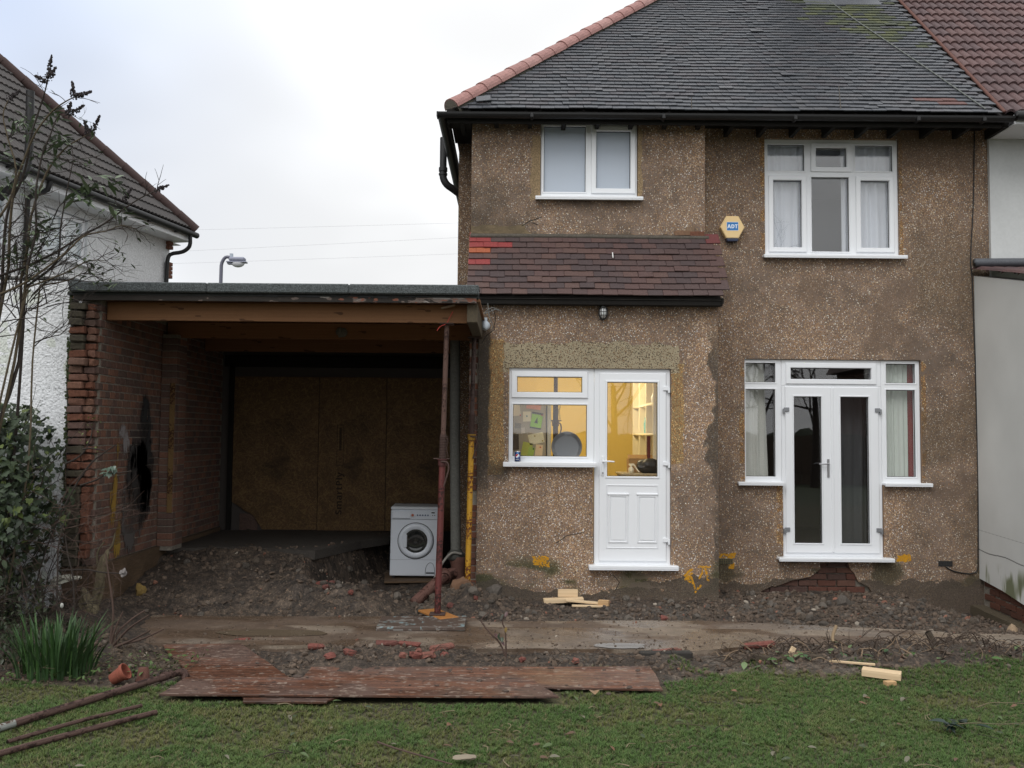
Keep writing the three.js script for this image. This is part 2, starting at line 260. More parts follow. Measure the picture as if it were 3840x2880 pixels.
// window builder: plate with holes, proud sashes, gaskets, panes
function frameGeo(x0, x1, y0, y1, z, panes, depth = .07) {
  const out = [poly(rect(x0, x1, y0, y1), depth, .005, panes.map(p => rect(p[0], p[1], p[2], p[3]))).translate(0, 0, z - depth)];
  for (const p of panes) { const m = p[4] || 0; if (m) out.push(poly(rect(p[0] - m, p[1] + m, p[2] - m, p[3] + m), .022, .006, [rect(p[0] + .001, p[1] - .001, p[2] + .001, p[3] - .001)]).translate(0, 0, z - .004)); else out.push(poly(rect(p[0] - .016, p[1] + .016, p[2] - .016, p[3] + .016), .009, .003, [rect(p[0] + .001, p[1] - .001, p[2] + .001, p[3] - .001)]).translate(0, 0, z - .003)); }
  return merge(out);
}
function fillPanes(w, panes, z, mat = glass) {
  for (const p of panes) {
    part('pane', fin(new THREE.PlaneGeometry(p[1] - p[0] + .01, p[3] - p[2] + .01)).translate((p[0] + p[1]) / 2, (p[2] + p[3]) / 2, z - .03), p[5] || mat, w);
    if (!p[5]) part('inner_pane', fin(new THREE.PlaneGeometry(p[1] - p[0] + .01, p[3] - p[2] + .01)).translate((p[0] + p[1]) / 2, (p[2] + p[3]) / 2, z - .05), mat, w);
    part('gasket', poly(rect(p[0] - .001, p[1] + .001, p[2] - .001, p[3] + .001), .01, 0, [rect(p[0] + .006, p[1] - .006, p[2] + .006, p[3] - .006)]).translate(0, 0, z - .029), gasket, w);
  }
}
function sill(w, x0, x1, y, z, h = .036, proj = .09) { part('sill', merge([bx(x0, x1, y - h, y, z - .06, z + proj, .006), bx(x0 + .002, x1 - .002, y - h - .012, y - h + .004, z + proj - .018, z + proj - .002, .003)]), upvc, w); }
const frosted = new THREE.MeshPhysicalMaterial({ color: C3(.78, .86, .97), roughness: .55, transmission: .45, thickness: 0, ior: 1.45 });

{ // upstairs bay window, obscure glass
  const w = sub('window', house, 'two light window with obscure glass high on the bay');
  const z = -.455, P = [[.349, .842, 4.646, 5.43, 0, frosted], [.964, 1.366, 4.689, 5.375, .058, frosted]];
  part('frame', frameGeo(.316, 1.445, 4.575, 5.462, z, P), upvc, w); fillPanes(w, P, z); sill(w, .252, 1.506, 4.575, z, .03, .11);
}
{ // upstairs main window
  const w = sub('window', house, 'six light window with net curtains upstairs');
  const z = -.73, P = [[3.051, 3.494, 5.001, 5.324], [3.63, 4.0, 5.05, 5.284, .06], [4.103, 4.555, 5.004, 5.322], [3.115, 3.458, 4.069, 4.885, .056], [3.576, 4.027, 4.024, 4.928], [4.164, 4.508, 4.073, 4.888, .056]];
  part('frame', frameGeo(3.01, 4.616, 3.97, 5.386, z, P), upvc, w); fillPanes(w, P, z); sill(w, 2.973, 4.677, 3.968, z, .03, .12);
}
const leafHandle = (w, x, y, z, dir, mat, L = .125) => part('handle', merge([bx(x - .014, x + .014, y - .16, y + .06, z, z + .012, .005), cyl(.009, .035, 0, 0, 0, 10).rotateX(Math.PI / 2).translate(x, y, z + .008), tube([[x, y, z + .042], [x + dir * L * .5, y + .002, z + .046], [x + dir * L, y - .002, z + .044]], .0095, .008, 8)]), mat, w);
const hinge = (w, x, y, z, dir, mat) => part('hinge', merge([bx(Math.min(x, x + dir * .062), Math.max(x, x + dir * .062), y - .024, y + .024, z + .004, z + .022, .004), bx(x - dir * .004 - .011, x - dir * .004 + .011, y - .05, y + .01, z + .002, z + .026, .004)]), mat, w);
{ // kitchen window
  const w = sub('window', house, 'lit kitchen window beside the back door');
  const z = -.035, P = [[.056, .781, 2.276, 2.449, .062], [.012, .835, 1.565, 2.141]];
  part('frame', frameGeo(-.033, .914, 1.49, 2.545, z, P), upvc, w); fillPanes(w, P, z); sill(w, -.092, .935, 1.505, z, .04, .125);
  const d = sub('door', house, 'white half glazed back door with two raised panels');
  const leaf = [[1.057, 1.617, 1.353, 2.396]];
  part('frame', frameGeo(.916, 1.76, .385, 2.545, z, [[.985, 1.70, .43, 2.485]]), upvc, d);
  const lower = rect(1.05, 1.625, .6, 1.25);
  part('leaf', merge([poly(rect(.972, 1.713, .425, 2.497), .06, .006, [rect(...leaf[0])]).translate(0, 0, z - .042), poly(rect(1.037, 1.637, 1.333, 2.416), .012, .004, [rect(1.058, 1.616, 1.354, 2.395)]).translate(0, 0, z + .014), poly(rect(1.05, 1.622, .565, 1.262), .008, .003, [rect(1.062, 1.61, .577, 1.25)]).translate(0, 0, z + .016),
    ...[[1.072, 1.292], [1.392, 1.612]].flatMap(([a, b]) => [poly(rect(a, b, .625, 1.15), .014, .006, [rect(a + .022, b - .022, .647, 1.128)]).translate(0, 0, z + .014), poly(rect(a + .03, b - .03, .655, 1.12), .008, .004).translate(0, 0, z + .0165), bx(a - .008, b + .008, 1.148, 1.168, z + .012, z + .034, .004)])]), upvc, d);
  fillPanes(d, leaf, z + .02); leafHandle(d, 1.01, 1.517, z + .018, 1, upvc);
  part('lock', cyl(.011, .008, 0, 0, 0, 12).rotateX(Math.PI / 2).translate(1.01, 1.39, z + .028), steel, d);
  for (const y of [2.33, 1.5, .66]) hinge(d, 1.738, y, z + .012, -1, upvc);
  part('threshold', merge([bx(.852, 1.832, .352, .392, -.06, .1, .006), bx(.854, 1.83, .34, .354, .078, .098, .003)]), upvc, d);
}
{ // french doors with side windows
  const z = -.735;
  for (const [x0, x1, P, lab, s0, s1] of [[2.757, 3.199, [[2.773, 3.13, 2.449, 2.683], [2.773, 3.126, 1.335, 2.369]], 'side window on the left of the french doors', 2.66, 3.205], [4.386, 4.843, [[4.443, 4.793, 2.453, 2.686], [4.441, 4.787, 1.344, 2.373]], 'side window on the right of the french doors', 4.38, 4.94]]) {
    const w = sub('window', house, lab); part('frame', frameGeo(x0, x1, 1.268, 2.724, z, P), upvc, w); fillPanes(w, P, z); sill(w, s0, s1, 1.276, z, .03, .11);
  }
  const t = sub('window', house, 'long narrow light above the french doors'), tp = [[3.308, 4.267, 2.492, 2.627, .058]];
  part('frame', frameGeo(3.201, 4.384, 2.41, 2.724, z, tp), upvc, t); fillPanes(t, tp, z);
  const d = sub('door', house, 'pair of white french doors with full height glass');
  part('frame', frameGeo(3.201, 4.384, .402, 2.409, z, [[3.255, 4.33, .45, 2.395]]), upvc, d);
  const L = [[3.339, 3.667, .56, 2.286], [3.892, 4.227, .56, 2.286]];
  part('leaf', merge([poly(rect(3.24, 3.792, .446, 2.402), .06, .006, [rect(...L[0])]).translate(0, 0, z - .042), poly(rect(3.322, 3.684, .543, 2.303), .01, .004, [rect(3.34, 3.666, .561, 2.285)]).translate(0, 0, z + .015)]), upvc, d);
  part('leaf', merge([poly(rect(3.797, 4.344, .446, 2.402), .06, .006, [rect(...L[1])]).translate(0, 0, z - .042), poly(rect(3.875, 4.244, .543, 2.303), .01, .004, [rect(3.893, 4.226, .561, 2.285)]).translate(0, 0, z + .015), bx(3.776, 3.81, .46, 2.39, z + .014, z + .026, .004)]), upvc, d);
  fillPanes(d, L, z + .02); leafHandle(d, 3.742, 1.49, z + .018, -1, steel, .12);
  const grey1 = M(.3, .31, .33, .4, { metalness: .6 });
  for (const y of [2.13, .72]) { hinge(d, 3.222, y, z + .012, 1, grey1); hinge(d, 4.362, y, z + .012, -1, grey1); }
  part('threshold', merge([bx(3.12, 4.465, .372, .404, -.78, -.585, .006), bx(3.122, 4.463, .36, .374, -.607, -.587, .003)]), upvc, d);
}
// air bricks
for (const [x, y, m] of [[2.524, .343, M(.2, .17, .09, .85, { map: grain })], [5.097, .338, M(.045, .042, .04, .85, { map: grain })]]) {
  const holes = []; for (let r = 0; r < 3; r++) for (let k = 0; k < 6; k++) holes.push(rect(-.076 + k * .0262, -.076 + k * .0262 + .017, -.026 + r * .0182, -.026 + r * .0182 + .012));
  part('air_brick', merge([poly(rect(-.083, .083, -.031, .031), .014, 0, holes).translate(x, y, -.706), bx(x - .083, x + .083, y - .031, y + .031, -.72, -.7035, 0)].slice(0, 1)), m, house);
  part('air_brick_back', bx(x - .082, x + .082, y - .03, y + .03, -.715, -.6995, 0), gasket, house);
}

// main roof: plain clay tiles, gauge 0.1 m, slope 43.5 degrees
const slope = Math.atan(.95), cS = Math.cos(slope), sS = Math.sin(slope), eY = 5.52, eZ = -.2;
const roof = sub('roof', house, 'dark plain tiled hipped roof');
const ROWS = 54, HX = -.72;   // HX: where the hip meets the eave
{
  reseed(4242);
  const topT = ROWS * .1 * cS, ridgeY = eY + topT * .95;
  // boarding under the tiles, hip slope on the far side and back slope
  const A = [HX, eY - .03, eZ], B = [5.66, eY - .03, eZ], Cc = [5.66, ridgeY - .03, eZ - topT], Dd = [HX + topT, ridgeY - .03, eZ - topT], Eb = [HX, eY - .03, eZ - 2 * topT], Fb = [5.66, eY - .03, eZ - 2 * topT];
  part('underlay', tris([...A, ...B, ...Cc, ...A, ...Cc, ...Dd, ...A, ...Dd, ...Eb, ...Eb, ...Dd, ...Cc, ...Eb, ...Cc, ...Fb]), M(.05, .045, .045, .9), roof);
  const mats = [[.096, .104, .122], [.11, .118, .136], [.085, .094, .11], [.12, .124, .138], [.102, .1, .114]].map(c => M(...c, .42, { map: grain, bumpMap: grainBump, bumpScale: .002 }));
  const mossy = [[.12, .135, .075], [.15, .165, .08], [.1, .115, .08]].map(c => M(...c, .8, { map: grain }));
  const pink = M(.2, .1, .09, .7, { map: grain });
  const geos = []; for (let i = 0; i < 6; i++) geos.push(cbox(.1635, .015, .2, .003, .0012));
  const bulk = {}; let n = 0;
  for (let r = 0; r < ROWS; r++) {
    const s = r * .1, t = s * cS, left = HX + t + .06, off = (r % 2) * .0825 + rr(-.006, .006), sag = r > 0 ? .006 * Math.sin(r * 1.7) : 0;
    for (let k = -1; k < 42; k++) {
      const x = -.857 + off + k * .1655 + .0825; if (x < left || x > 5.57) continue;
      if (r > 24 && x > 4.3 && x < 5.2 && r > 37) continue;
      const g = geos[Math.floor(rr(0, 6))], m = new THREE.Object3D();
      const und = .005 * Math.sin(x * 1.9) + .003 * Math.sin(x * 7.1 + 2);
      const d = s, loose = rnd() < .012, lift = .022 + und + (loose ? rr(.005, .01) : rr(-.0012, .0012)), slip = rnd() < .015 ? -rr(.01, .035) : rr(-.0045, .0045);
      // centre of the tile: half its length up the slope, tail raised on the tile below
      const c = d + .09 + slip; m.position.set(x + rr(-.0015, .0015), eY + c * sS + lift * cS, eZ - c * cS + lift * sS); m.rotation.set(slope - .165, rr(-.005, .005), rr(-.012, .012), 'XYZ');
      const dm = Math.hypot((x - 4.72 + .25 * (s - 3.4)) / (.55 + .1 * (4 - s)), (s - 4.0) / 1.7), mo = dm + .9 * (fbm(x * 3, s * 3, 3) - .5) < .85 + .5 * rnd();
      let mt = mo && rnd() < .85 ? mossy[Math.floor(rr(0, 3))] : mats[Math.floor(rr(0, 5))];
      if (x > 4.72 && x < 5.2 && (r === 2 || r === 3) && rnd() < .8) mt = pink;
      if (r < 8 && n < 296) { n++; const o = part('roof_tile', g, mt, roof); o.position.copy(m.position); o.rotation.copy(m.rotation); }
      else { m.updateMatrix(); (bulk[mt.uuid] = bulk[mt.uuid] || { mt, a: [] }).a.push(g.clone().applyMatrix4(m.matrix)); }
    }
  }
  for (const k in bulk) { const o = part('roof_tiles', merge(bulk[k].a), bulk[k].mt, roof); o.userData.kind = 'stuff'; }
  // hip tiles, half round, bedded in mortar
  const hipLen = topT * Math.sqrt(2 + .9025), dir = new THREE.Vector3(1, .95, -1).normalize();
  const half = (r0, r1, L) => { const P = [], seg = 10; const ring = (r, z, a) => [Math.cos(a) * r, Math.sin(a) * r, z]; for (let i = 0; i < seg; i++) { const a = Math.PI * i / seg, b = Math.PI * (i + 1) / seg; const q = (w, x, y, z) => P.push(...w, ...x, ...y, ...w, ...y, ...z); q(ring(r0, 0, a), ring(r0, 0, b), ring(r1, L, b), ring(r1, L, a)); q(ring(r0 - .014, 0, b), ring(r0 - .014, 0, a), ring(r1 - .014, L, a), ring(r1 - .014, L, b)); q(ring(r0, 0, b), ring(r0, 0, a), ring(r0 - .014, 0, a), ring(r0 - .014, 0, b)); } return tris(P); };
  const hg = half(.115, .103, .31), hm = [[.56, .3, .27], [.52, .27, .245], [.58, .33, .3], [.5, .265, .24]].map(c => M(...c, .75, { map: grain, bumpMap: grainBump, bumpScale: .002 }));
  const up = new THREE.Vector3(0, 1, 0), X = new THREE.Vector3().crossVectors(up, dir).normalize(), Y = new THREE.Vector3().crossVectors(dir, X), mt = new THREE.Matrix4();
  for (let i = 0; i * .283 < hipLen; i++) {
    const p = new THREE.Vector3(HX, eY + .005, eZ - .01).addScaledVector(dir, i * .283); mt.makeBasis(X, Y, dir).setPosition(p.x, p.y + .02 + rr(-.004, .004), p.z);
    const o = part('hip_tile', hg, hm[Math.floor(rr(0, 4))], roof); o.applyMatrix4(mt);
    if (i === 0) { const e = part('hip_end_mortar', poly([...Array(13)].map((_, k) => [Math.cos(Math.PI * k / 12) * .103, Math.sin(Math.PI * k / 12) * .103]), .2), mortarMat, roof); e.applyMatrix4(mt); }
  }
  part('hip_bedding', tube([[HX + .02, eY - .01, eZ - .03], [HX + .02 + topT, ridgeY - .02, eZ - .03 - topT]], .1, .1, 8), M(.12, .115, .09, .95, { map: grain, bumpMap: grainBump, bumpScale: .006 }), roof);
  // gutters, rafter feet, soffit
  const gut = (pts, r = .056) => { const g = []; const seg = 8; const a = new THREE.Vector3(...pts[0]), b = new THREE.Vector3(...pts[1]), T = b.clone().sub(a).normalize(), S = new THREE.Vector3().crossVectors(T, up).normalize(); const P = []; const ring = (q, o, rad) => q.clone().addScaledVector(S, Math.cos(o) * rad).addScaledVector(up, -Math.sin(o) * rad).toArray(); for (let i = 0; i < seg; i++) { const o = Math.PI * i / seg, u = Math.PI * (i + 1) / seg; for (const rad of [r, r - .005]) { const q = [ring(a, o, rad), ring(a, u, rad), ring(b, u, rad), ring(b, o, rad)]; P.push(...q[0], ...q[1], ...q[2], ...q[0], ...q[2], ...q[3]); } } g.push(tris(P)); return merge(g); };
  part('gutter', merge([gut([[-.88, eY - .055, eZ + .06], [5.72, eY - .05, eZ + .06]]), gut([[-.83, eY - .055, eZ + .06], [-.83, eY - .055, eZ - 8]]), bx(-.885, -.87, eY - .112, eY - .05, eZ + .004, eZ + .116, .004), ...[.2, 1.7, 3.2, 4.6, 5.35].map(x => bx(x - .02, x + .02, eY - .116, eY - .06, eZ + .0, eZ + .12, .008))]), blackPlastic, house);
  part('hip_corner_board', bx(-.78, -.5, eY - .12, eY + .02, eZ - .3, eZ - .001, .01), darkWood, house);
  part('fascia', merge([bx(-.77, 5.6, eY - .15, eY - .035, eZ - .022, eZ - .002, .002), bx(-.77, -.75, eY - .15, eY - .035, eZ - 8, eZ - .023, 0)]), darkWood, house);
  part('soffit_board', merge([bx(-.749, 5.6, eY - .02, eY - .004, -1.35, eZ - .023, 0)]), darkWood, house);
  for (let i = 0; i < 17; i++) { const x = -.6 + i * .392; part('rafter_foot', bx(x - .025, x + .025, eY - .13, eY - .021, -.69, eZ - .03, .003), darkWood, house); }
  // aerial cable from the chimney down over the tiles, and short brackets at the gutter
  const onRoof = (x, s, h = .045) => [x, eY + s * sS + h * cS, eZ - s * cS + h * sS];
  part('roof_cable', tube([onRoof(4.55, 3.9), onRoof(4.72, 3.0, .05), onRoof(4.97, 2.0), onRoof(5.2, 1.0, .05), onRoof(5.42, .06)], .008, .008, 6), M(.12, .13, .12, .7), roof);
  part('gutter_strut', tube([onRoof(3.75, .02, .03), onRoof(3.76, .3, .2)], .007, .005, 5), M(.08, .07, .06, .7), roof);
  part('gutter_strut', tube([onRoof(2.03, .0, .05), onRoof(2.03, .1, .14)], .006, .005, 5), M(.08, .07, .06, .7), roof);
  part('loose_slip_tile', cbox(.17, .012, .13, .003).rotateX(slope).rotateZ(.1).translate(...onRoof(-.36, .17, .07)), mats[1], roof);
  // chimney above the roof
  const ch = sub('chimney', house, 'chimney stack standing on the roof');
  const cy = eY + 3.8 * sS, cz = eZ - 3.8 * cS;
  part('stack', bx(4.25, 5.25, cy + .02, cy + 2.4, cz - .9, cz - .06, .01), brickMats[3], ch);
  part('flashing', merge([bx(4.2, 5.3, cy - .03, cy + .14, cz - .055, cz - .03, .004), cbox(1.1, .012, .22, .003).rotateX(slope).translate(4.75, cy - .01, cz + .07)]), lead, ch);
}
// vent pipe on the flank
part('vent_pipe', merge([tube([[-.93, 5.7, -1.75], [-.93, 5.26, -1.75]], .046, .046, 12), cyl(.058, .05, -.93, 5.25, -1.75, 14), cyl(.058, .025, -.93, 5.2, -1.75, 14), tube([[-.93, 5.26, -1.75], [-.925, 5.16, -1.75], [-.88, 5.08, -1.76], [-.8, 5.03, -1.8], [-.68, 4.96, -1.9]], .048, .048, 12)]), blackPlastic, house);
part('overflow_pipe', tube([[1.86, 5.49, -.42], [1.92, 5.36, -.25]], .011, .011, 8), M(.16, .17, .18, .5), house);
for (const [x, pts] of [[0, [[5.53, 5.5, -.69], [5.5, 4.6, -.69], [5.455, 3.9, -.69], [5.47, 3.7, -.69], [5.478, .4, -.69], [5.45, .24, -.69], [5.2, .25, -.69], [5.1, .3, -.69]]]]) part('wall_cable', tube(pts, .007, .007, 6), blackPlastic, house);

// lean-to roof over the kitchen
{
  reseed(99);
  const lt = sub('lean_to_roof', house, 'small purple brown tiled lean-to roof');
  const y0 = 3.325, z0 = .16, y1 = 4.1, z1 = -.425, L = Math.hypot(y1 - y0, z0 - z1), an = Math.atan2(y1 - y0, z0 - z1), c = Math.cos(an), s = Math.sin(an);
  part('underlay', poly([[z0 - .01, y0 - .03], [z1, y1 - .03], [z1, 3.3], [-.0, 3.3]].map(p => [-p[0], p[1]]), 2.78).rotateY(Math.PI / 2).translate(-.49, 0, 0), M(.04, .035, .032, .9), lt);
  const pal = [[.1, .058, .054], [.125, .067, .06], [.085, .054, .054], [.14, .076, .064], [.11, .066, .062]].map(q => M(...q, .62, { map: grain, bumpMap: grainBump, bumpScale: .002 }));
  const red = M(.36, .052, .05, .6, { map: grain }), orange = M(.5, .13, .05, .7, { map: grain });
  const geos = []; for (let i = 0; i < 5; i++) geos.push(cbox(.1635, .014, .19, .003, .0013));
  for (let r = 0; r < 10; r++) {
    const off = (r % 2) * .0825;
    for (let k = 0; k < 18; k++) {
      const x = -.505 + .0825 + k * .1655 - off; const hf = off && k === 0; if ((x < -.46 && !hf) || x > 2.31) continue;
      const d = r * (L - .02) / 10 + .085 + rr(-.004, .004) + (r === 3 && k === 2 ? -.02 : 0), lift = .022 + rr(-.0012, .0012) + .003 * Math.sin(x * 3) + (rnd() < .05 ? .006 : 0);
      let m = pal[Math.floor(rr(0, 5))]; const q = 9 - r;
      if ((q === 1 && x < 0) || (q === 0 && x < -.2) || (q === 4 && x < -.3)) m = red; if (q === 2 && x < -.3) m = orange; if (q === 0 && x > 2.15) m = M(.2, .05, .05, .7, { map: grain });
      const o = part('roof_tile', geos[Math.floor(rr(0, 5))], m, lt); if (hf) o.scale.x = .5; o.position.set((hf ? -.464 : x) + rr(-.002, .002), y0 + d * s + lift * c, z0 - d * c + lift * s); o.rotation.set(an - .15, rr(-.006, .006), rr(-.012, .012));
    }
  }
  part('mortar_flaunching', merge([tube([[-.5, 4.1, -.4], [.5, 4.105, -.4], [1.5, 4.1, -.4], [2.27, 4.1, -.4]], .035, .03, 7)]), M(.15, .13, .105, .95, { map: grain, bumpMap: grainBump, bumpScale: .008 }), lt);
  part('bird_streak', fin(new THREE.PlaneGeometry(.012, .09)).rotateX(-Math.PI / 2 + an).translate(1.13, y0 + .6 * s + .045, z0 - .6 * c + .045), M(.6, .6, .58, .8), lt);
  part('fascia', merge([bx(-.36, 2.31, 3.238, 3.31, .02, .135, .004), bx(-.36, 2.3, 3.305, 3.32, .0, .15, .002)]), darkWood, house);
  part('verge_board', bx(2.296, 2.318, 3.26, 3.32, .0, .15, .002), darkWood, house);
}

// ------------------------------------------------------------------ kitchen inside
{
  const room = thing('kitchen_room', 'yellow painted kitchen behind the lit window', 'room'); room.userData.kind = 'structure';
  const yel = M(.74, .58, .19, .8), ceil = M(.75, .72, .62, .9), floorM = M(.25, .17, .1, .7);
  part('back_wall', bx(-.24, 2.045, .3, 2.9, -3.3, -3.2, 0), yel, room);
  part('side_wall', bx(-.238, -.2, .3, 2.9, -3.2, -.245, 0), yel, room); part('side_wall', bx(2.0, 2.043, .3, 2.9, -3.2, -.245, 0), M(.6, .52, .36, .85), room);
  part('ceiling', bx(-.2, 2.0, 2.78, 2.86, -3.2, -.245, 0), ceil, room); part('floor', bx(-.2, 2.0, .28, .38, -3.2, -.245, 0), floorM, room);
  part('front_lining', merge([bx(-.2, 2.0, 2.55, 2.78, -.3, -.246, 0), bx(-.2, .9, .38, 1.47, -.3, -.246, 0)]), yel, room);
  part('inner_sill', bx(-.2, .9, 1.475, 1.5, -.36, -.12, .004), upvcOld, room);
  const lamp = thing('ceiling_lamp', 'glowing round lamp on the kitchen ceiling', 'lamp', [1.0, 2.66, -1.5]);
  part('base', cyl(.12, .03, 0, .09, 0, 24), upvcOld, lamp);
  part('diffuser', lathe([[0, -.02], [.09, -.01], [.15, .03], [.16, .08], [.13, .1]], 28), new THREE.MeshStandardMaterial({ color: C3(.9, .85, .7), emissive: C3(1, .8, .5), emissiveIntensity: 3, roughness: .5 }), lamp);
  const pl = new THREE.PointLight(new THREE.Color(1, .83, .5), 4.2, 0, 2); pl.position.set(0, -.1, 0); pl.castShadow = true; pl.shadow.radius = 6; lamp.add(pl); pl.name = 'bulb_light';

  const fr = thing('fridge', 'beige fridge side covered with pinned papers behind the kitchen window', 'fridge', [.1, .38, -.8]);
  part('cabinet', bx(-.29, .3, 0, 1.78, -.28, .27, .015), M(.42, .37, .28, .5), fr); part('door_seal', bx(.301, .312, .01, 1.77, -.25, .25, .003), gasket, fr); part('door', bx(.313, .36, 0, 1.78, -.27, .27, .01), M(.6, .58, .5, .4), fr);
  const zf = -.523, pap = (x0, x1, y0, y1, rot, c, lab, nm = 'paper') => { const o = single(nm, lab, 'paper', cbox(x1 - x0, y1 - y0, .002, .0005), M(...c, .8)); o.position.set((x0 + x1) / 2, (y0 + y1) / 2, zf); o.rotation.z = rot; zfN++; return o; }; let zfN = 0;
  pap(-.02, .1, 2.02, 2.15, .1, [.8, .74, .6], 'cream sheet at the top left of the papers on the fridge');
  pap(.13, .223, 1.957, 2.074, .03, [.82, .78, .6], 'small cream note with a pin left of the green card');
  { const o = thing('green_card', 'bright green picture card with black bands on the fridge', 'card', [.289, 1.968, zf + .002]); o.rotation.z = -.16; part('sheet', cbox(.13, .19, .003, .0005), M(.3, .62, .05, .6), o); part('band', bx(-.065, .065, .073, .095, .0016, .003, 0), M(.03, .03, .02, .6), o); part('band', bx(-.065, .065, -.095, -.078, .0016, .003, 0), M(.03, .03, .02, .6), o); part('silhouette', poly([[-.022, -.03], [.02, -.03], [.012, 0], [.004, .045], [-.004, .02], [-.014, 0]], .0018).translate(0, 0, .0016), M(.03, .05, .02, .7), o); }
  pap(.035, .11, 1.88, 1.937, -.06, [.22, .2, .16], 'small dark framed print on the left of the fridge');
  pap(.11, .154, 1.817, 1.887, .06, [.66, .6, .52], 'small passport sized snapshot on the fridge');
  pap(.2, .375, 1.7, 1.822, .22, [.85, .8, .58], 'wide cream card pinned below the green card');
  pap(.12, .235, 1.555, 1.715, -.2, [.5, .54, .12], 'olive green sheet low on the fridge');
  pap(.195, .262, 1.548, 1.66, -.22, [.4, .55, .12], 'lime sheet overlapping the olive one on the fridge').position.z += .004;
  pap(.277, .363, 1.553, 1.69, -.1, [.85, .66, .42], 'peach coloured card at the bottom right of the fridge');
  pap(.17, .34, 2.1, 2.165, -.12, [.75, .3, .2], 'red and white leaflet at the top of the fridge').position.z += .001;
  pap(.014, .085, 1.63, 1.81, .03, [.1, .08, .06], 'dark calendar hanging at the left edge of the window').position.z += .02;
  for (const [x, y, c] of [[.176, 2.02, [.05, .25, .25]], [.27, 1.79, [.45, .35, .1]], [.36, 1.735, [.45, .35, .1]], [.255, 1.64, [.02, .05, .04]], [.352, 2.03, [.5, .1, .08]], [.335, 1.66, [.6, .1, .05]], [.1, 2.03, [.6, .08, .06]]]) { const o = single('magnet', 'small round fridge magnet holding a paper', 'magnet', cyl(.009, .008, 0, -.004, 0, 12).rotateX(Math.PI / 2), M(...c, .4), 'magnets on the fridge side'); o.position.set(x, y, zf + .008); }

  const cc = thing('wall_cupboard', 'cream open shelf cupboard with crockery seen through the back door glass', 'cupboard', [1.85, 1.45, -1.45]);
  const cr = M(.75, .68, .5, .6);
  part('back_panel', bx(.12, .145, -.02, 1.2, -.95, .9, .003), cr, cc);
  for (const z of [-.95, -.33, .28, .86]) part('upright', bx(-.2, .12, -.1, 1.2, z, z + .035, .003), cr, cc);
  for (const y of [.0, .36, .72, 1.1]) part('shelf', bx(-.198, .118, y, y + .028, -.913, .86, .003), cr, cc);
  reseed(5);
  for (let i = 0; i < 22; i++) { const lev = [.028, .388, .748][i % 3], z = -.85 + rr(0, 1.6), h = rr(.08, .22), ci = Math.floor(rr(0, 6)), col = [[.7, .68, .62], [.1, .35, .38], [.55, .1, .08], [.75, .6, .2], [.05, .05, .05], [.7, .7, .75]][ci]; const o = single('kitchen_jar', (h > .15 ? 'tall ' : 'low ') + ['cream', 'teal', 'red', 'yellow', 'black', 'white'][ci] + ' jar on the ' + ['bottom', 'middle', 'top'][i % 3] + ' shelf of the cream cupboard', 'jar', lathe([[0, 0], [.04, 0], [.045, h * .6], [.03, h * .85], [.032, h], [0, h]], 14), M(...col, .35), 'crockery on the cupboard shelves'); o.position.set(1.85 + rr(-.12, .02), 1.45 + lev, -1.45 + z); }
  const tb = thing('work_table', 'pale wooden kitchen counter behind the back door glass', 'table', [1.56, .38, -.72]);
  part('top', bx(-.3, .42, .965, .99, -.28, .3, .006), M(.55, .45, .28, .6, { map: grain }), tb); for (const [a, b] of [[-.26, -.24], [.38, -.24], [-.26, .26], [.38, .26]]) part('leg', bx(a - .02, a + .02, 0, .964, b - .02, b + .02, .003), M(.4, .3, .18, .7), tb);
  const yT = 1.371;
  single('cardboard_box', 'open brown cardboard box on the kitchen counter', 'box', merge([bx(1.4, 1.72, yT, yT + .16, -.95, -.94, 0), bx(1.4, 1.72, yT, yT + .15, -.72, -.71, 0), bx(1.39, 1.4, yT, yT + .16, -.95, -.71, 0), bx(1.72, 1.73, yT, yT + .15, -.95, -.71, 0), cbox(.3, .006, .1, .001).rotateX(.7).translate(1.56, yT + .17, -.98)]), M(.42, .26, .12, .85));
  single('black_bag', 'black lumpy bag on the kitchen counter', 'bag', rock(.15, .1, .1, 3, .12).translate(1.62, yT + .075, -.58), M(.015, .015, .015, .5));
  single('spray_bottle', 'white and orange spray bottle beside the black bag', 'bottle', merge([lathe([[0, 0], [.03, 0], [.034, .05], [.012, .075], [.012, .09], [0, .09]], 14).translate(1.385, yT, -.5), bx(1.36, 1.425, yT + .085, yT + .11, -.512, -.488, .005), tube([[1.42, yT + .095, -.5], [1.45, yT + .05, -.5], [1.48, yT + .01, -.49]], .01, .006, 6)]), M(.85, .78, .6, .4));
  single('wall_chart', 'dark red strip hanging beside the cream cupboard', 'hanging', bx(1.6, 1.64, 1.42, 1.8, -.71, -.7, .002), M(.12, .02, .02, .7));
  single('round_tray', 'round grey metal tray leaning against the kitchen window glass', 'tray', merge([lathe([[0, 0], [.128, 0], [.14, .012], [.168, .03], [.172, .028], [.172, .022], [.145, .004], [.13, -.006], [0, -.006]], 48)]).rotateX(Math.PI / 2 - .1).translate(.617, 1.671, -.14), M(.2, .21, .22, .38, { metalness: .75 }));
  single('window_gadget', 'small grey plug-in box on the inner sill behind the drink can', 'gadget', merge([bx(.005, .06, 1.502, 1.61, -.16, -.13, .006)]), M(.4, .42, .44, .5));
  prop('rusty steel building prop standing inside the lit kitchen', [.52, .38, -.72], [.52, 2.775, -.72], 1.93, [.07, .04, .03], [.09, .05, .035], true);
}
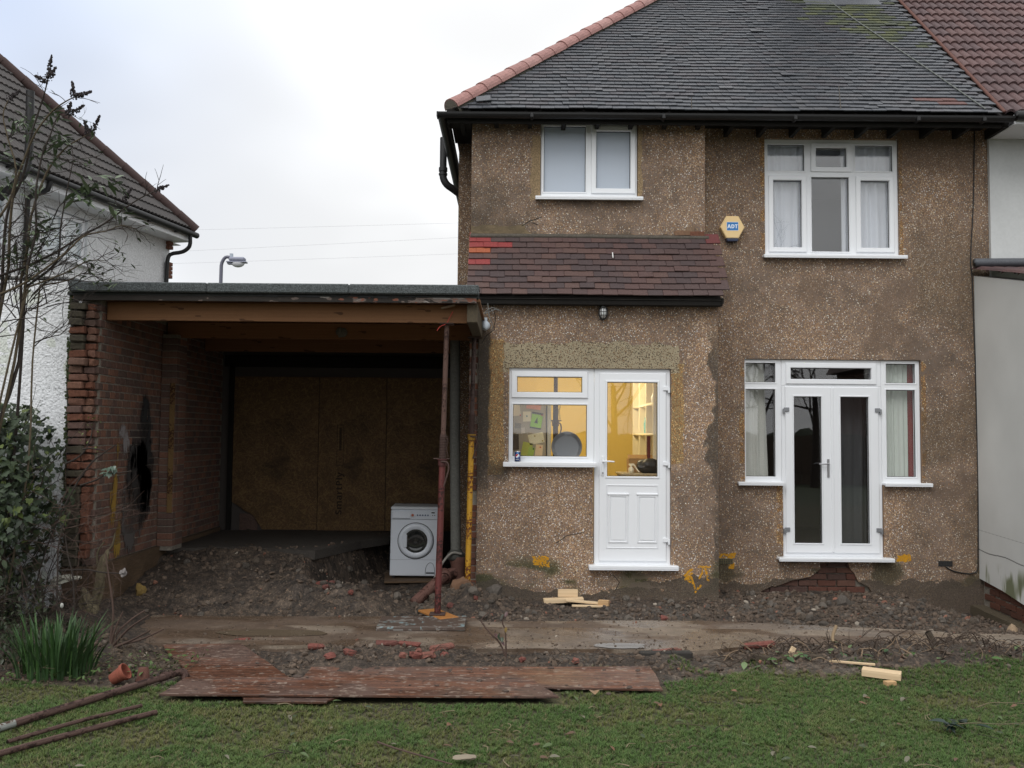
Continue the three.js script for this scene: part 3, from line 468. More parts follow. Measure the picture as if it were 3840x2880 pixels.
// adjustable steel prop
function prop(label, a, b, collarY, cOut, cIn, dark) {
  const p = thing('steel_prop', label, 'prop', a), H = b[1] - a[1], dx = b[0] - a[0], dz = b[2] - a[2], cy = collarY - a[1], at = y => [dx * y / H, y, dz * y / H];
  const mo = M(...cOut, .6, { map: rustMap(), bumpMap: grainBump, bumpScale: .002 }), mi = M(...cIn, .8, { map: rustMap(), bumpMap: grainBump, bumpScale: .002 }), ru = M(.09, .05, .04, .85, { map: grain });
  part('outer_tube', tube([at(.012), at(cy - .02)], .0305, .0305, 18), mo, p); part('inner_tube', tube([at(cy), at(H - .012)], .0242, .0242, 18), mi, p);
  const th = []; for (let i = 0; i < 14; i++) { const [x, , z] = at(cy + .05 + i * .0155); th.push(new THREE.TorusGeometry(.0315, .004, 6, 18).rotateX(Math.PI / 2).translate(x, cy + .05 + i * .0155, z)); }
  part('thread', merge([...th, tube([at(cy + .04), at(cy + .28)], .0305, .0305, 18)]), ru, p);
  const [cx, , cz] = at(cy);
  part('collar', merge([cyl(.042, .05, cx, cy - .02, cz, 16), cyl(.05, .012, cx, cy + .032, cz, 16)]), mo === 0 ? ru : dark ? ru : M(cOut[0] * .7, cOut[1] * .7, cOut[2] * .7, .7, { map: grain }), p);
  part('handle', tube([[cx - .01, cy + .02, cz + .04], [cx + .05, cy + .01, cz + .05], [cx + .065, cy - .05, cz + .05], [cx + .045, cy - .13, cz + .052], [cx + .02, cy - .22, cz + .05]], .009, .008, 8), ru, p);
  part('pin', tube([[cx - .085, cy + .045, cz], [cx + .07, cy + .045, cz]], .007, .007, 8), ru, p);
  const ch = []; for (let i = 0; i < 9; i++) ch.push(new THREE.TorusGeometry(.01, .0028, 5, 10).scale(.7, 1.3, 1).rotateY(i % 2 ? 1.4 : .2).translate(cx + .045 + .006 * Math.sin(i), cy + .25 - i * .022, cz + .02)); part('chain', merge(ch), ru, p);
  part('base_plate', bx(-.075, .075, 0, .01, -.075, .075, .002), ru, p); part('head_plate', bx(dx - .07, dx + .07, H - .01, H, dz - .07, dz + .07, .002), ru, p);
  return p;
}
function rustMap() { return rustMap.t || (rustMap.t = tex(256, 256, (i, j, u, v) => { const a = pf(u, v, 6, 5, 21), b = pf(u, v, 40, 3, 22), k = sst(.5, .62, a * .6 + b * .4); return mix3([235, 235, 235], [112, 74, 52], k); }, .5)); }

// ------------------------------------------------------------------ other rooms behind the windows
{
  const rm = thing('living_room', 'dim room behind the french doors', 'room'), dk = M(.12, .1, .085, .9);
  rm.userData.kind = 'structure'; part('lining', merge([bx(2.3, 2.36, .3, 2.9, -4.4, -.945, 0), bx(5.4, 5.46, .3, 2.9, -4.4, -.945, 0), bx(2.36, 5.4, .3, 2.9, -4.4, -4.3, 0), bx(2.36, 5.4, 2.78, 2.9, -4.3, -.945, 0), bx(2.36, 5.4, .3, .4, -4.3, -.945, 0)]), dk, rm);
  const up = thing('bedroom', 'pale room behind the upstairs windows', 'room'), pale = M(.5, .54, .58, .9);
  up.userData.kind = 'structure'; part('lining', merge([bx(2.36, 2.42, 3.2, 5.4, -3.4, -.945, 0), bx(5.4, 5.46, 3.2, 5.4, -3.4, -.945, 0), bx(2.42, 5.4, 3.2, 5.4, -3.4, -3.3, 0), bx(2.42, 5.4, 5.32, 5.4, -3.3, -.945, 0), bx(2.42, 5.4, 3.2, 3.3, -3.3, -.945, 0)]), pale, up);
  const ba = thing('bathroom', 'pale room behind the obscure glass of the bay', 'room'); ba.userData.kind = 'structure';
  part('lining', merge([bx(-.23, -.2, 3.9, 5.5, -2.0, -.695, 0), bx(1.95, 1.99, 3.9, 5.5, -2, -.695, 0), bx(-.2, 1.95, 3.9, 5.5, -2, -1.95, 0), bx(-.2, 1.95, 5.45, 5.5, -1.95, -.695, 0), bx(-.2, 1.95, 3.9, 3.95, -1.95, -.695, 0)]), M(.75, .76, .78, .8), ba);
  part('blind', bx(.2, 1.5, 4.45, 5.44, -.73, -.72, 0), M(.62, .66, .72, .9), ba);
  // curtains: folded sheets
  const cloth = (x0, x1, y0, y1, z, amp, wave, taper = 0) => { const n = Math.max(8, Math.round((x1 - x0) / .008)), m = 14, P = []; const at = (i, j) => { const u = i / n, v = j / m, x = lerp(x0, x1, u); const xx = x + taper * (1 - v) * (u); return [xx, lerp(y0, y1, v), z + amp * Math.sin(x * wave + Math.sin(v * 3 + x * 5) * .4) * (.6 + .4 * Math.sin(x * wave * .37))]; }; for (let i = 0; i < n; i++) for (let j = 0; j < m; j++) P.push(...at(i, j), ...at(i + 1, j), ...at(i + 1, j + 1), ...at(i, j), ...at(i + 1, j + 1), ...at(i, j + 1)); const g = new THREE.BufferGeometry(); g.setAttribute('position', new THREE.Float32BufferAttribute(P, 3)); const w = mergeVertices(g, 1e-4); w.computeVertexNormals(); return fin(w); };
  const net = new THREE.MeshPhysicalMaterial({ color: C3(.82, .87, .95), roughness: 1, transmission: .3, thickness: 0, side: THREE.DoubleSide });
  const heavy = new THREE.MeshPhysicalMaterial({ color: C3(.62, .63, .58), roughness: 1, transmission: .15, thickness: 0, side: THREE.DoubleSide });
  single('net_curtain', 'white net curtain at the left of the upstairs six light window', 'curtain', cloth(3.0, 3.56, 3.95, 5.36, -.86, .018, 70), net);
  single('net_curtain', 'white net curtain drawn aside at the right of the upstairs six light window', 'curtain', cloth(3.98, 4.63, 3.95, 5.36, -.86, .024, 52, .06), net);
  single('curtain', 'pale pleated curtain in the left side window of the french doors', 'curtain', cloth(2.74, 3.03, 1.2, 2.7, -.87, .016, 95, .05), heavy);
  single('vertical_blind', 'pale green vertical blind in the right side window of the french doors', 'blind', cloth(4.42, 4.74, 1.2, 2.71, -.86, .016, 105), M(.55, .6, .55, .9, { side: THREE.DoubleSide }));
  single('red_curtain', 'narrow dark red curtain edge beside the vertical blind', 'curtain', cloth(4.755, 4.86, 1.2, 2.71, -.88, .014, 80), M(.25, .03, .025, .9, { side: THREE.DoubleSide }));
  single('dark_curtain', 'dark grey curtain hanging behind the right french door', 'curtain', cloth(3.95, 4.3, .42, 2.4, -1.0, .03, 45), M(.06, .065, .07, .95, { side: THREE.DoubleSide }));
}

// ------------------------------------------------------------------ things fixed to the walls
{
  const al = thing('alarm_box', 'cream hexagonal alarm box with a blue ADT badge beside the lean-to roof', 'alarm', [2.6, 4.285, -.7]);
  const hex = (r, k = 1) => [...Array(6)].map((_, i) => [Math.cos(i * Math.PI / 3) * r, Math.sin(i * Math.PI / 3) * r * k]);
  part('cover', poly(hex(.145, 1.06), .085, .008), M(.8, .58, .29, .45), al);
  const tr = [[-.076, -.13], [.076, -.13], [.06, -.168], [-.06, -.168]];
  part('strobe_lens', poly(tr, .082, .006).translate(.0, 0, 0), M(.02, .03, .07, .2), al);
  const cv = document.createElement('canvas'); cv.width = 256; cv.height = 192; const g = cv.getContext('2d'); g.fillStyle = '#eef3f8'; g.fillRect(0, 0, 256, 192); g.fillStyle = '#1f73b8'; g.fillRect(6, 6, 244, 180); g.fillStyle = '#f2f6fb'; g.font = 'bold 118px sans-serif'; g.textAlign = 'center'; g.textBaseline = 'middle'; g.fillText('ADT', 128, 98, 236);
  const t = new THREE.CanvasTexture(cv); t.colorSpace = THREE.SRGBColorSpace; part('badge', fin(new THREE.PlaneGeometry(.14, .103)).translate(0, .01, .0875), new THREE.MeshStandardMaterial({ map: t, roughness: .4 }), al);

  const bl = thing('bulkhead_light', 'oval caged bulkhead light under the lean-to gutter', 'light', [1.005, 3.17, .0]);
  const oval = (r, k, z) => lathe([[0, 0], [r, 0], [r, z * .4], [r * .85, z], [0, z]], 24).rotateX(Math.PI / 2).scale(1, k, 1);
  part('base', oval(.052, 1.75, .04), M(.05, .05, .055, .5), bl); part('lens', lathe([[0, .095], [.02, .09], [.036, .07], [.042, .03], [.042, 0]], 24).rotateX(Math.PI / 2).scale(1, 1.75, 1), M(.75, .77, .77, .25, { clearcoat: .4 }), bl);
  part('cage', merge([tube([[0, .09, .03], [0, .075, .08], [0, 0, .1], [0, -.075, .08], [0, -.09, .03]], .0035, .0035, 6), ...[-.03, .03].map(x => tube([[x, .075, .03], [x * .9, .05, .08], [x * .9, 0, .088], [x * .9, -.05, .08], [x, -.075, .03]], .003, .003, 6)), ...[-.04, .0, .04].map(y => tube([[-.05, y, .03], [-.035, y, .075], [0, y, .1], [.035, y, .075], [.05, y, .03]], .003, .003, 6))]), blackPlastic, bl);

  const can = thing('drink_can', 'blue drink can with a red white and blue globe on the kitchen sill', 'can', [.068, 1.507, .035]);
  const cw = 512, chh = 256, cvs = document.createElement('canvas'); cvs.width = cw; cvs.height = chh; const q = cvs.getContext('2d'); q.fillStyle = '#0d3d86'; q.fillRect(0, 0, cw, chh); q.fillStyle = '#062a63'; q.fillRect(0, chh * .7, cw, chh * .3); q.fillStyle = '#4aa3e0'; q.fillRect(cw * .5 - 30, 14, 70, 26);
  const gx = cw * .5, gy = 108, gr = 58; q.save(); q.beginPath(); q.arc(gx, gy, gr, 0, 7); q.closePath(); q.fillStyle = '#f4f6fa'; q.fill(); q.clip();
  q.fillStyle = '#d2202c'; q.beginPath(); q.moveTo(gx - 70, gy + 30); q.quadraticCurveTo(gx + 2, gy + 8, gx + 24, gy - 70); q.lineTo(gx - 70, gy - 70); q.closePath(); q.fill();
  q.fillStyle = '#1556b0'; q.beginPath(); q.moveTo(gx - 60, gy + 66); q.quadraticCurveTo(gx + 20, gy + 44, gx + 60, gy - 4); q.lineTo(gx + 70, gy + 70); q.closePath(); q.fill(); q.restore();
  q.strokeStyle = '#f4f6fa'; q.lineWidth = 5; q.beginPath(); q.arc(gx, gy, gr, 0, 7); q.stroke();
  q.fillStyle = '#f4f6fa'; q.font = 'bold 44px sans-serif'; q.textAlign = 'center'; q.fillText('pepsi', gx, 216); q.fillRect(gx + 42, 232, 30, 8);
  const ct = new THREE.CanvasTexture(cvs); ct.colorSpace = THREE.SRGBColorSpace; ct.wrapS = THREE.RepeatWrapping;
  const body = new THREE.CylinderGeometry(.0325, .0325, .1, 32, 1, true); body.rotateY(Math.PI); part('printed_body', fin(body).translate(0, .056, 0), new THREE.MeshStandardMaterial({ map: ct, roughness: .3, metalness: .5 }), can);
  part('ends', merge([lathe([[0, .003], [.024, .003], [.026, 0], [.0325, .006]], 28), lathe([[.0325, .106], [.027, .114], [.026, .116], [.0245, .112], [0, .112]], 28)]), steel, can);

  single('floodlight', 'small white lamp half hidden behind the garage roof corner', 'lamp', merge([lathe([[0, 0], [.045, 0], [.055, .03], [.03, .09], [0, .1]], 18).rotateX(2.2).translate(-.3, 3.02, .06), bx(-.34, -.28, 3.02, 3.1, .0, .03, .005)]), M(.5, .56, .62, .35));
  single('loose_wires', 'tangle of black and white wires at the garage roof corner', 'wire', merge([tube([[-.33, 3.1, .3], [-.24, 3.13, .3], [-.17, 3.16, .28], [-.12, 3.14, .25]], .006, .004, 5), tube([[-.3, 3.12, .3], [-.22, 3.17, .32], [-.15, 3.14, .3]], .005, .004, 5), tube([[-.26, 3.12, .3], [-.25, 3.07, .3], [-.22, 3.0, .28], [-.21, 2.92, .26]], .006, .003, 5), tube([[-.26, 3.13, .3], [-.27, 3.22, .3]], .007, .004, 5)]), M(.16, .16, .15, .6));
}

// ------------------------------------------------------------------ open brick garage on the left
const garage = thing('brick_garage', 'open fronted brick garage with flat felt roof and stripped joists', 'garage');
{
  reseed(31);
  const X = -3.95, Z0 = 1.5, Z1 = -2.4, Y0 = .53, N = 33;
  const brickMats = [[.26, .125, .085], [.21, .11, .082], [.3, .145, .095], [.18, .105, .085], [.25, .14, .1], [.16, .1, .08], [.32, .15, .09]].map(c => M(...c, .9, { map: grain, bumpMap: grainBump, bumpScale: .003 }));
  const wl = sub('brick_wall', garage, 'weathered red brick side wall with soot and paint stains');
  part('mortar', bx(X - .2, X - .008, Y0, 3.08, Z1, Z0 - .12, 0), mortarMat, wl);
  const bg = []; for (let i = 0; i < 6; i++) bg.push(cbox(.1, .064, .101, .005, .002));
  const yel = M(.34, .2, .045, .9, { map: grain }), soot = M(.035, .034, .034, .95, { map: grain }), sootB = M(.085, .06, .055, .95, { map: grain }), wh = M(.28, .23, .21, .95, { map: grain }), blue = M(.08, .1, .13, .9, { map: grain });
  const list = [];
  for (let r = 0; r < N; r++) for (let k = 0; k < 36; k++) { const z = Z0 - .13 - k * .112 - (r % 2) * .056, y = Y0 + .04 + r * .0755; if (z < Z1 + .06) continue; list.push([y, z]); }
  list.sort((a, b) => b[1] - a[1]); const bulk = {}; let n = 0;
  for (const [y, z] of list) {
    let m = brickMats[Math.floor(rr(0, 6))]; const nz = fbm(z * 3 + 4, y * 4, 3) - .5;
    const sx = (z - .32 + nz * .4) / .3, sy = (y - 1.5 + nz * .3) / .62; const dd = sx * sx + sy * sy;
    if (dd < .8 && rnd() < .7) m = sootB;
    const o = new THREE.Object3D(); o.position.set(X - .05 + rr(-.003, .003), y, z); o.rotation.set(0, rr(-.01, .01), 0); const g = bg[Math.floor(rr(0, 6))];
    if (n < 262) { n++; const b = part('brick', g, m, wl); b.position.copy(o.position); b.rotation.copy(o.rotation); } else { o.updateMatrix(); (bulk[m.uuid] = bulk[m.uuid] || { m, a: [] }).a.push(g.clone().applyMatrix4(o.matrix)); }
  }
  for (const k in bulk) { const o = part('bricks', merge(bulk[k].a), bulk[k].m, wl); o.userData.kind = 'stuff'; }
  // broken wall end: headers of uneven length, some snapped to raw orange clay
  const raw = M(.25, .1, .06, .95, { map: grain, bumpMap: grainBump, bumpScale: .008 }), wet = M(.1, .085, .058, .95, { map: grain });
  for (let r = 0; r < N; r++) {
    const y = Y0 + .04 + r * .0755, w = rr(.115, .17), broke = rnd() < .28, jut = rr(-.02, .03);
    if (r < 9) { part('brick', cbox(.13, .076, .13, .008, .004).translate(-4.13, y, Z0 - .06), wet, wl); if (r > 0) part('brick', cbox(.07, .074, .11, .008, .008).translate(-4.02 + rr(-.01, .01), y, Z0 - .075 + jut * .5), raw, wl); }
    else { part('brick', cbox(w, .065, .13, .009, .006).translate(-4.2 + w / 2 + rr(-.006, .008), y, Z0 - .062 + jut), broke ? raw : r > 14 && r < 27 ? brickMats[Math.floor(rr(0, 6))] : wet, wl); part('brick', cbox(.22 - w, .062, .11, .01, .008).translate(-3.985 - (.22 - w) / 2 + rr(.0, .012), y + rr(-.004, .004), Z0 - .09 + jut * .4), rnd() < .4 ? raw : brickMats[Math.floor(rr(0, 6))], wl); }
  }
  for (let r = 0; r < 30; r++) if (rnd() < .8) part('brick', cbox(rr(.03, .06), .06, .09, .01, .008).translate(-4.235, .62 + r * .08, Z0 - .12), rnd() < .5 ? wet : brickMats[5], wl);
  // pier
  const pr = sub('pier', garage, 'brick pier half way along the garage wall');
  part('mortar', bx(X + .005, X + .168, Y0 - .05, 2.9, -.48, -.16, 0), mortarMat, pr);
  for (let r = 0; r < 31; r++) { const y = Y0 + .03 + r * .0755; if (r % 2) part('brick', cbox(.172, .065, .1, .005, .002).translate(X + .09, y, -.2), brickMats[Math.floor(rr(0, 6))], pr); else { part('brick', cbox(.172, .065, .1, .005, .002).translate(X + .089, y, -.199), brickMats[Math.floor(rr(3, 6))], pr); } part('brick', cbox(.1, .065, .214, .005, .002).translate(X + .126, y, -.365), brickMats[Math.floor(rr(0, 6))], pr); }
  single('rusty_strap', 'rusty painted vertical strip on the garage pier', 'strip', bx(X + .11, X + .168, .9, 2.35, -.145, -.135, .002), M(.2, .12, .045, .9, { map: rustMap() }));
  // footing and floor slab
  { const g = new THREE.BoxGeometry(.3, .62, 3.8, 4, 8, 50), p = g.attributes.position; for (let i = 0; i < p.count; i++) { const y = p.getY(i), z = p.getZ(i); p.setX(i, p.getX(i) + .05 * (fbm(z * 4 + 8, y * 6, 3) - .5) * (y < .28 ? 1.6 : .1)); } g.computeVertexNormals(); part('footing', fin(g).translate(-4.06, .215, -.42), M(.16, .1, .055, .95, { map: grain, bumpMap: grainBump, bumpScale: .01 }), garage); }
  const slabPts = [[-3.95, .35], [-3.6, .42], [-3.35, .56], [-2.95, .5], [-2.6, .36], [-2.2, .26], [-2.05, .68], [-1.85, 1.3], [-1.57, 1.75], [-1.4, 2.42], [-3.95, 2.42]];
  part('floor_slab', poly(slabPts, .1).rotateX(-Math.PI / 2).translate(0, .38, 0), M(.075, .064, .054, .8, { map: grain, bumpMap: grainBump, bumpScale: .006 }), garage);
  // back wall: low brick, boards, dark void above
  part('back_wall', bx(-4.1, -.45, -.3, 3.08, -2.62, -2.46, 0), M(.07, .06, .055, .95), garage);
  const cv = (txt) => { const w = 512, h = 1024, c = document.createElement('canvas'); c.width = w; c.height = h; const g = c.getContext('2d'); g.fillStyle = 'rgb(142,114,82)'; g.fillRect(0, 0, w, h); let s = 9; const R = () => { s = (s * 16807) % 2147483647; return s / 2147483647; }; for (let i = 0; i < 9000; i++) { const b = 90 + R() * 90; g.fillStyle = 'rgba(' + (b + 30 | 0) + ',' + (b | 0) + ',' + (b * .66 | 0) + ',.5)'; g.save(); g.translate(R() * w, R() * h); g.rotate(R() * 3.14); g.fillRect(0, 0, 8 + R() * 30, 2 + R() * 5); g.restore(); } for (let i = 0; i < 26; i++) { g.fillStyle = 'rgba(40,28,18,.10)'; g.beginPath(); g.ellipse(R() * w, h * (.2 + .8 * R()), 20 + R() * 60, 30 + R() * 110, R() * 3, 0, 7); g.fill(); } if (txt) { g.save(); g.translate(w * .36, h * .9); g.rotate(-Math.PI / 2); g.fillStyle = 'rgba(22,16,12,.62)'; g.font = 'bold 66px sans-serif'; g.fillText('SmartPly', 0, 0); g.strokeStyle = 'rgba(22,16,12,.4)'; g.lineWidth = 4; g.strokeRect(330, -44, 270, 50); g.fillStyle = 'rgba(22,16,12,.45)'; g.font = '34px sans-serif'; g.fillText('CE', 345, -8); g.fillRect(430, -28, 150, 18); g.restore(); } const t = new THREE.CanvasTexture(c); t.colorSpace = THREE.SRGBColorSpace; return new THREE.MeshStandardMaterial({ map: t, roughness: .85, color: C3(.4, .37, .35) }); };  // weathered strand board; shade of the garage also put into its dark tint
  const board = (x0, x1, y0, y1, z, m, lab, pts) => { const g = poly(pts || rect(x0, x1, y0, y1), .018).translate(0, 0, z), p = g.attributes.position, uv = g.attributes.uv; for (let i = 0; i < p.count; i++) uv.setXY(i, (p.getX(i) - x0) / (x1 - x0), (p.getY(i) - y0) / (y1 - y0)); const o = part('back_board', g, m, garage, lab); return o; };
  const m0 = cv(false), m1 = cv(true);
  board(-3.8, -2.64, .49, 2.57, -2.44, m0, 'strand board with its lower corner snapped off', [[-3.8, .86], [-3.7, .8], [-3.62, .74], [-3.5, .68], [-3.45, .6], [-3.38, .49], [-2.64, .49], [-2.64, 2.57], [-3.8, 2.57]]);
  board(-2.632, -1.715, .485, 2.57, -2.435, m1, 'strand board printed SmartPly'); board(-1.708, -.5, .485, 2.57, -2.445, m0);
  part('left_batten', bx(-3.87, -3.805, .4, 2.75, -2.44, -2.4, .003), darkWood, garage); part('rear_brick_bit', bx(-3.7, -3.45, .45, .7, -2.46, -2.45, .004), brickMats[5], garage);
  // roof: joists, boards, felt, fascia
  const fir = [[.27, .145, .075], [.29, .15, .08], [.26, .135, .072]].map(c => M(...c, .8, { map: woodMap(), bumpMap: grainBump, bumpScale: .002 }));
  [[1.28, 2.88, 3.06, -3.94, -.44], [-.3, 2.875, 3.055, -3.94, -.48], [-1.6, 2.84, 3.03, -3.94, -.48]].forEach(([z, a, b, x0, x1], i) => part('joist', bx(x0, x1, a, b, z - .025, z + .025, .004), fir[i], garage));
  part('wall_plate', bx(-3.94, -.48, 2.7, 2.86, -2.45, -2.4, .004), darkWood, garage); part('wall_plate', bx(-.437, -.335, 2.87, 3.06, .0, 1.44, .005), M(.11, .085, .05, .85, { map: grain }), garage);
  for (let i = 0; i < 22; i++) part('roof_board', bx(-4.2 + i * .177, -4.2 + i * .177 + .172, 3.066, 3.09, -2.6, 1.47, .002), fir[i % 3], garage);
  part('felt', bx(-4.24, -.325, 3.094, 3.12, -2.7, 1.5, .004), M(.05, .055, .055, .9, { map: grain }), garage);
  const feltM = M(.15, .17, .175, .95, { map: tex(256, 256, (i, j) => grey(120 + 135 * h2(i, j)), 1.3), bumpMap: grainBump, bumpScale: .004 });
  [[-4.205, -2.9], [-2.9, -1.55], [-1.55, -.318]].forEach(([a, b], i) => { const o = part('felt_trim', merge([bx(a + .001, b - .001, 3.122, 3.216, 1.42, 1.555, .012), bx(a + .001, b - .001, 3.2, 3.205, 1.2, 1.43, .001)]), feltM, garage); o.rotation.z = .0003 * i; });
  part('felt_corner', merge([bx(-4.215, -4.12, 3.19, 3.25, 1.3, 1.54, .02)]), feltM, garage);
  const pm = M(.6, .6, .6, .85, { map: tex(1024, 128, (i, j, u, v) => { const a = pf(u, v, 24, 4, 41, .12), b = pf(u, v, 60, 3, 43, .06), f = sst(.45, .8, u); let c = mix3([52, 48, 46], [74, 66, 60], a); if (a * .5 + b * .5 + .2 * f > .68) c = [140, 124, 116]; if (f > .6 && b > .66) c = [164, 104, 84]; if (f > .3 && a > .68) c = [180, 172, 166]; return c; }, [3.9, .12]), bumpMap: grainBump, bumpScale: .004 });
  pm.map.repeat.set(1 / 3.84, 1 / .12); pm.map.offset.set(.5, .5);
  part('fascia_board', bx(-4.18, -.345, 3.046, 3.1, 1.47, 1.5, .003), pm, garage); part('fascia_board', bx(-4.19, -.33, 3.088, 3.13, 1.455, 1.492, .002), darkWood, garage);
  { const P = []; reseed(8); let x = -2.4; while (x < -.45) { const w = rr(.04, .14); P.push(cbox(w, rr(.012, .03), .004, .001).rotateX(rr(-.3, .1)).translate(x, 3.108 + rr(-.006, .01), 1.503)); x += w + rr(.0, .05); } part('peeling_felt', merge(P), M(.02, .02, .022, .7), garage); }
  single('red_string', 'short red string hanging from the front joist', 'string', tube([[-.58, 2.99, 1.32], [-.61, 2.93, 1.33], [-.64, 2.87, 1.34], [-.7, 2.84, 1.34], [-.73, 2.8, 1.34]], .0035, .003, 5), M(.55, .06, .05, .7));
  single('timber_splinter', 'loose splinter of timber under the garage fascia', 'splinter', cbox(.14, .02, .02, .004).rotateZ(.25).translate(-.62, 3.03, 1.38), M(.25, .18, .12, .85));
  single('cobweb_lump', 'grey cobweb lump on the second joist', 'cobweb', rock(.05, .05, .02, 2, .5).translate(-1.95, 2.95, -.26), M(.16, .15, .13, .95));
  // dashed paint and soot run over bricks and joints together
  const blot = (name, w, h, y, z, col, th, sd) => { const a = tex(128, 256, (i, j, u, v) => { const d = Math.hypot((u - .5) * 2, (v - .5) * 2), k = d + 1.9 * (fbm(u * 3 + sd, v * 3 + sd) - .5) + .9 * (fbm(u * 14 + sd, v * 5) - .5) + .5 * (fbm(u * 40 + sd, v * 30) - .5); return grey(255 * (1 - sst(th - .1, th + .22, k)) * sst(1, .85, d)); }, 1, true); a.wrapS = a.wrapT = THREE.ClampToEdgeWrapping; const o = part(name, fin(new THREE.PlaneGeometry(w, h)).rotateY(Math.PI / 2).translate(X + .009, y, z), M(...col, .95, { alphaMap: a, transparent: true, side: THREE.DoubleSide }), wl); return o; };
  blot('soot_stain', .75, 1.5, 1.5, .33, [.022, .022, .023], .8, 3); blot('soot_stain', .9, 1.1, 1.35, .3, [.05, .045, .043], .6, 83); blot('soot_stain', .7, .9, .95, .55, [.09, .08, .075], .5, 91); blot('soot_stain', .5, .7, 1.1, .22, [.03, .03, .031], .5, 51); blot('paint_stain', .34, 1.15, 1.25, .97, [.3, .18, .03], .5, 17); blot('paint_stain', .6, .6, .95, .36, [.07, .085, .105], .45, 29); blot('paint_stain', .3, .5, 1.75, .8, [.24, .22, .22], .42, 37); blot('paint_stain', .2, .5, .75, .9, [.3, .19, .03], .5, 64);
}
function woodMap() { return woodMap.t || (woodMap.t = tex(512, 256, (i, j, u, v) => { const w = pf(u, v, 4, 4, 61, 10), f = pf(u, v, 8, 3, 63, 24); let c = mix3([205, 190, 170], [255, 246, 230], w * .6 + f * .4); if (pf(u, v, 14, 2, 66) > .8) c = mix3(c, [110, 90, 70], .6); return c; }, [2.4, .6])); }

// props, soil pipe, drain
prop('red painted steel prop under the front joist of the garage', [-.693, .085, 1.3], [-.639, 2.878, 1.28], 1.52, [.13, .028, .025], [.11, .06, .046]);
prop('yellow painted steel prop at the corner of the kitchen wall', [-.462, .185, .13], [-.42, 2.868, .13], 1.76, [.58, .31, .02], [.075, .048, .042]);
{
  const s = thing('soil_pipe', 'grey soil pipe dropping into a clay drain beside the yellow prop', 'pipe', [-.6, 0, -.35]);
  part('stack', tube([[-.02, .43, 0], [-.045, 1.7, 0], [-.06, 3.06, 0]], .058, .058, 20), M(.2, .2, .18, .9, { map: grain, bumpMap: grainBump, bumpScale: .004 }), s);
  part('collar', merge([lathe([[.06, 0], [.09, .0], [.1, .03], [.1, .07], [.075, .09], [.06, .12]], 22).translate(-.02, .38, 0)]), M(.09, .09, .08, .95, { map: grain }), s);
  part('clay_hopper', lathe([[0, .0], [.085, .0], [.09, .06], [.085, .3], [.1, .34], [.1, .4], [.085, .4], [.08, .02]], 24).translate(0.01, .02, 0), M(.16, .07, .05, .8, { map: grain }), s);
  part('clay_branch', merge([tube([[-.03, .24, .05], [-.1, .23, .1], [-.2, .17, .2], [-.33, .07, .42], [-.42, .0, .6]], .062, .06, 18), lathe([[.062, -.04], [.082, -.04], [.082, .04], [.062, .04]], 20).rotateX(1.9).rotateZ(.3).translate(-.14, .215, .14)]), M(.15, .072, .056, .75, { map: rustMap() }), s);
  single('side_stay', 'thin grey pipe running up beside the soil pipe collar', 'pipe', tube([[-.55, .46, -.25], [-.66, .47, -.24], [-.78, .33, -.2], [-.84, .2, -.15]], .014, .014, 8), M(.2, .19, .17, .8));
}
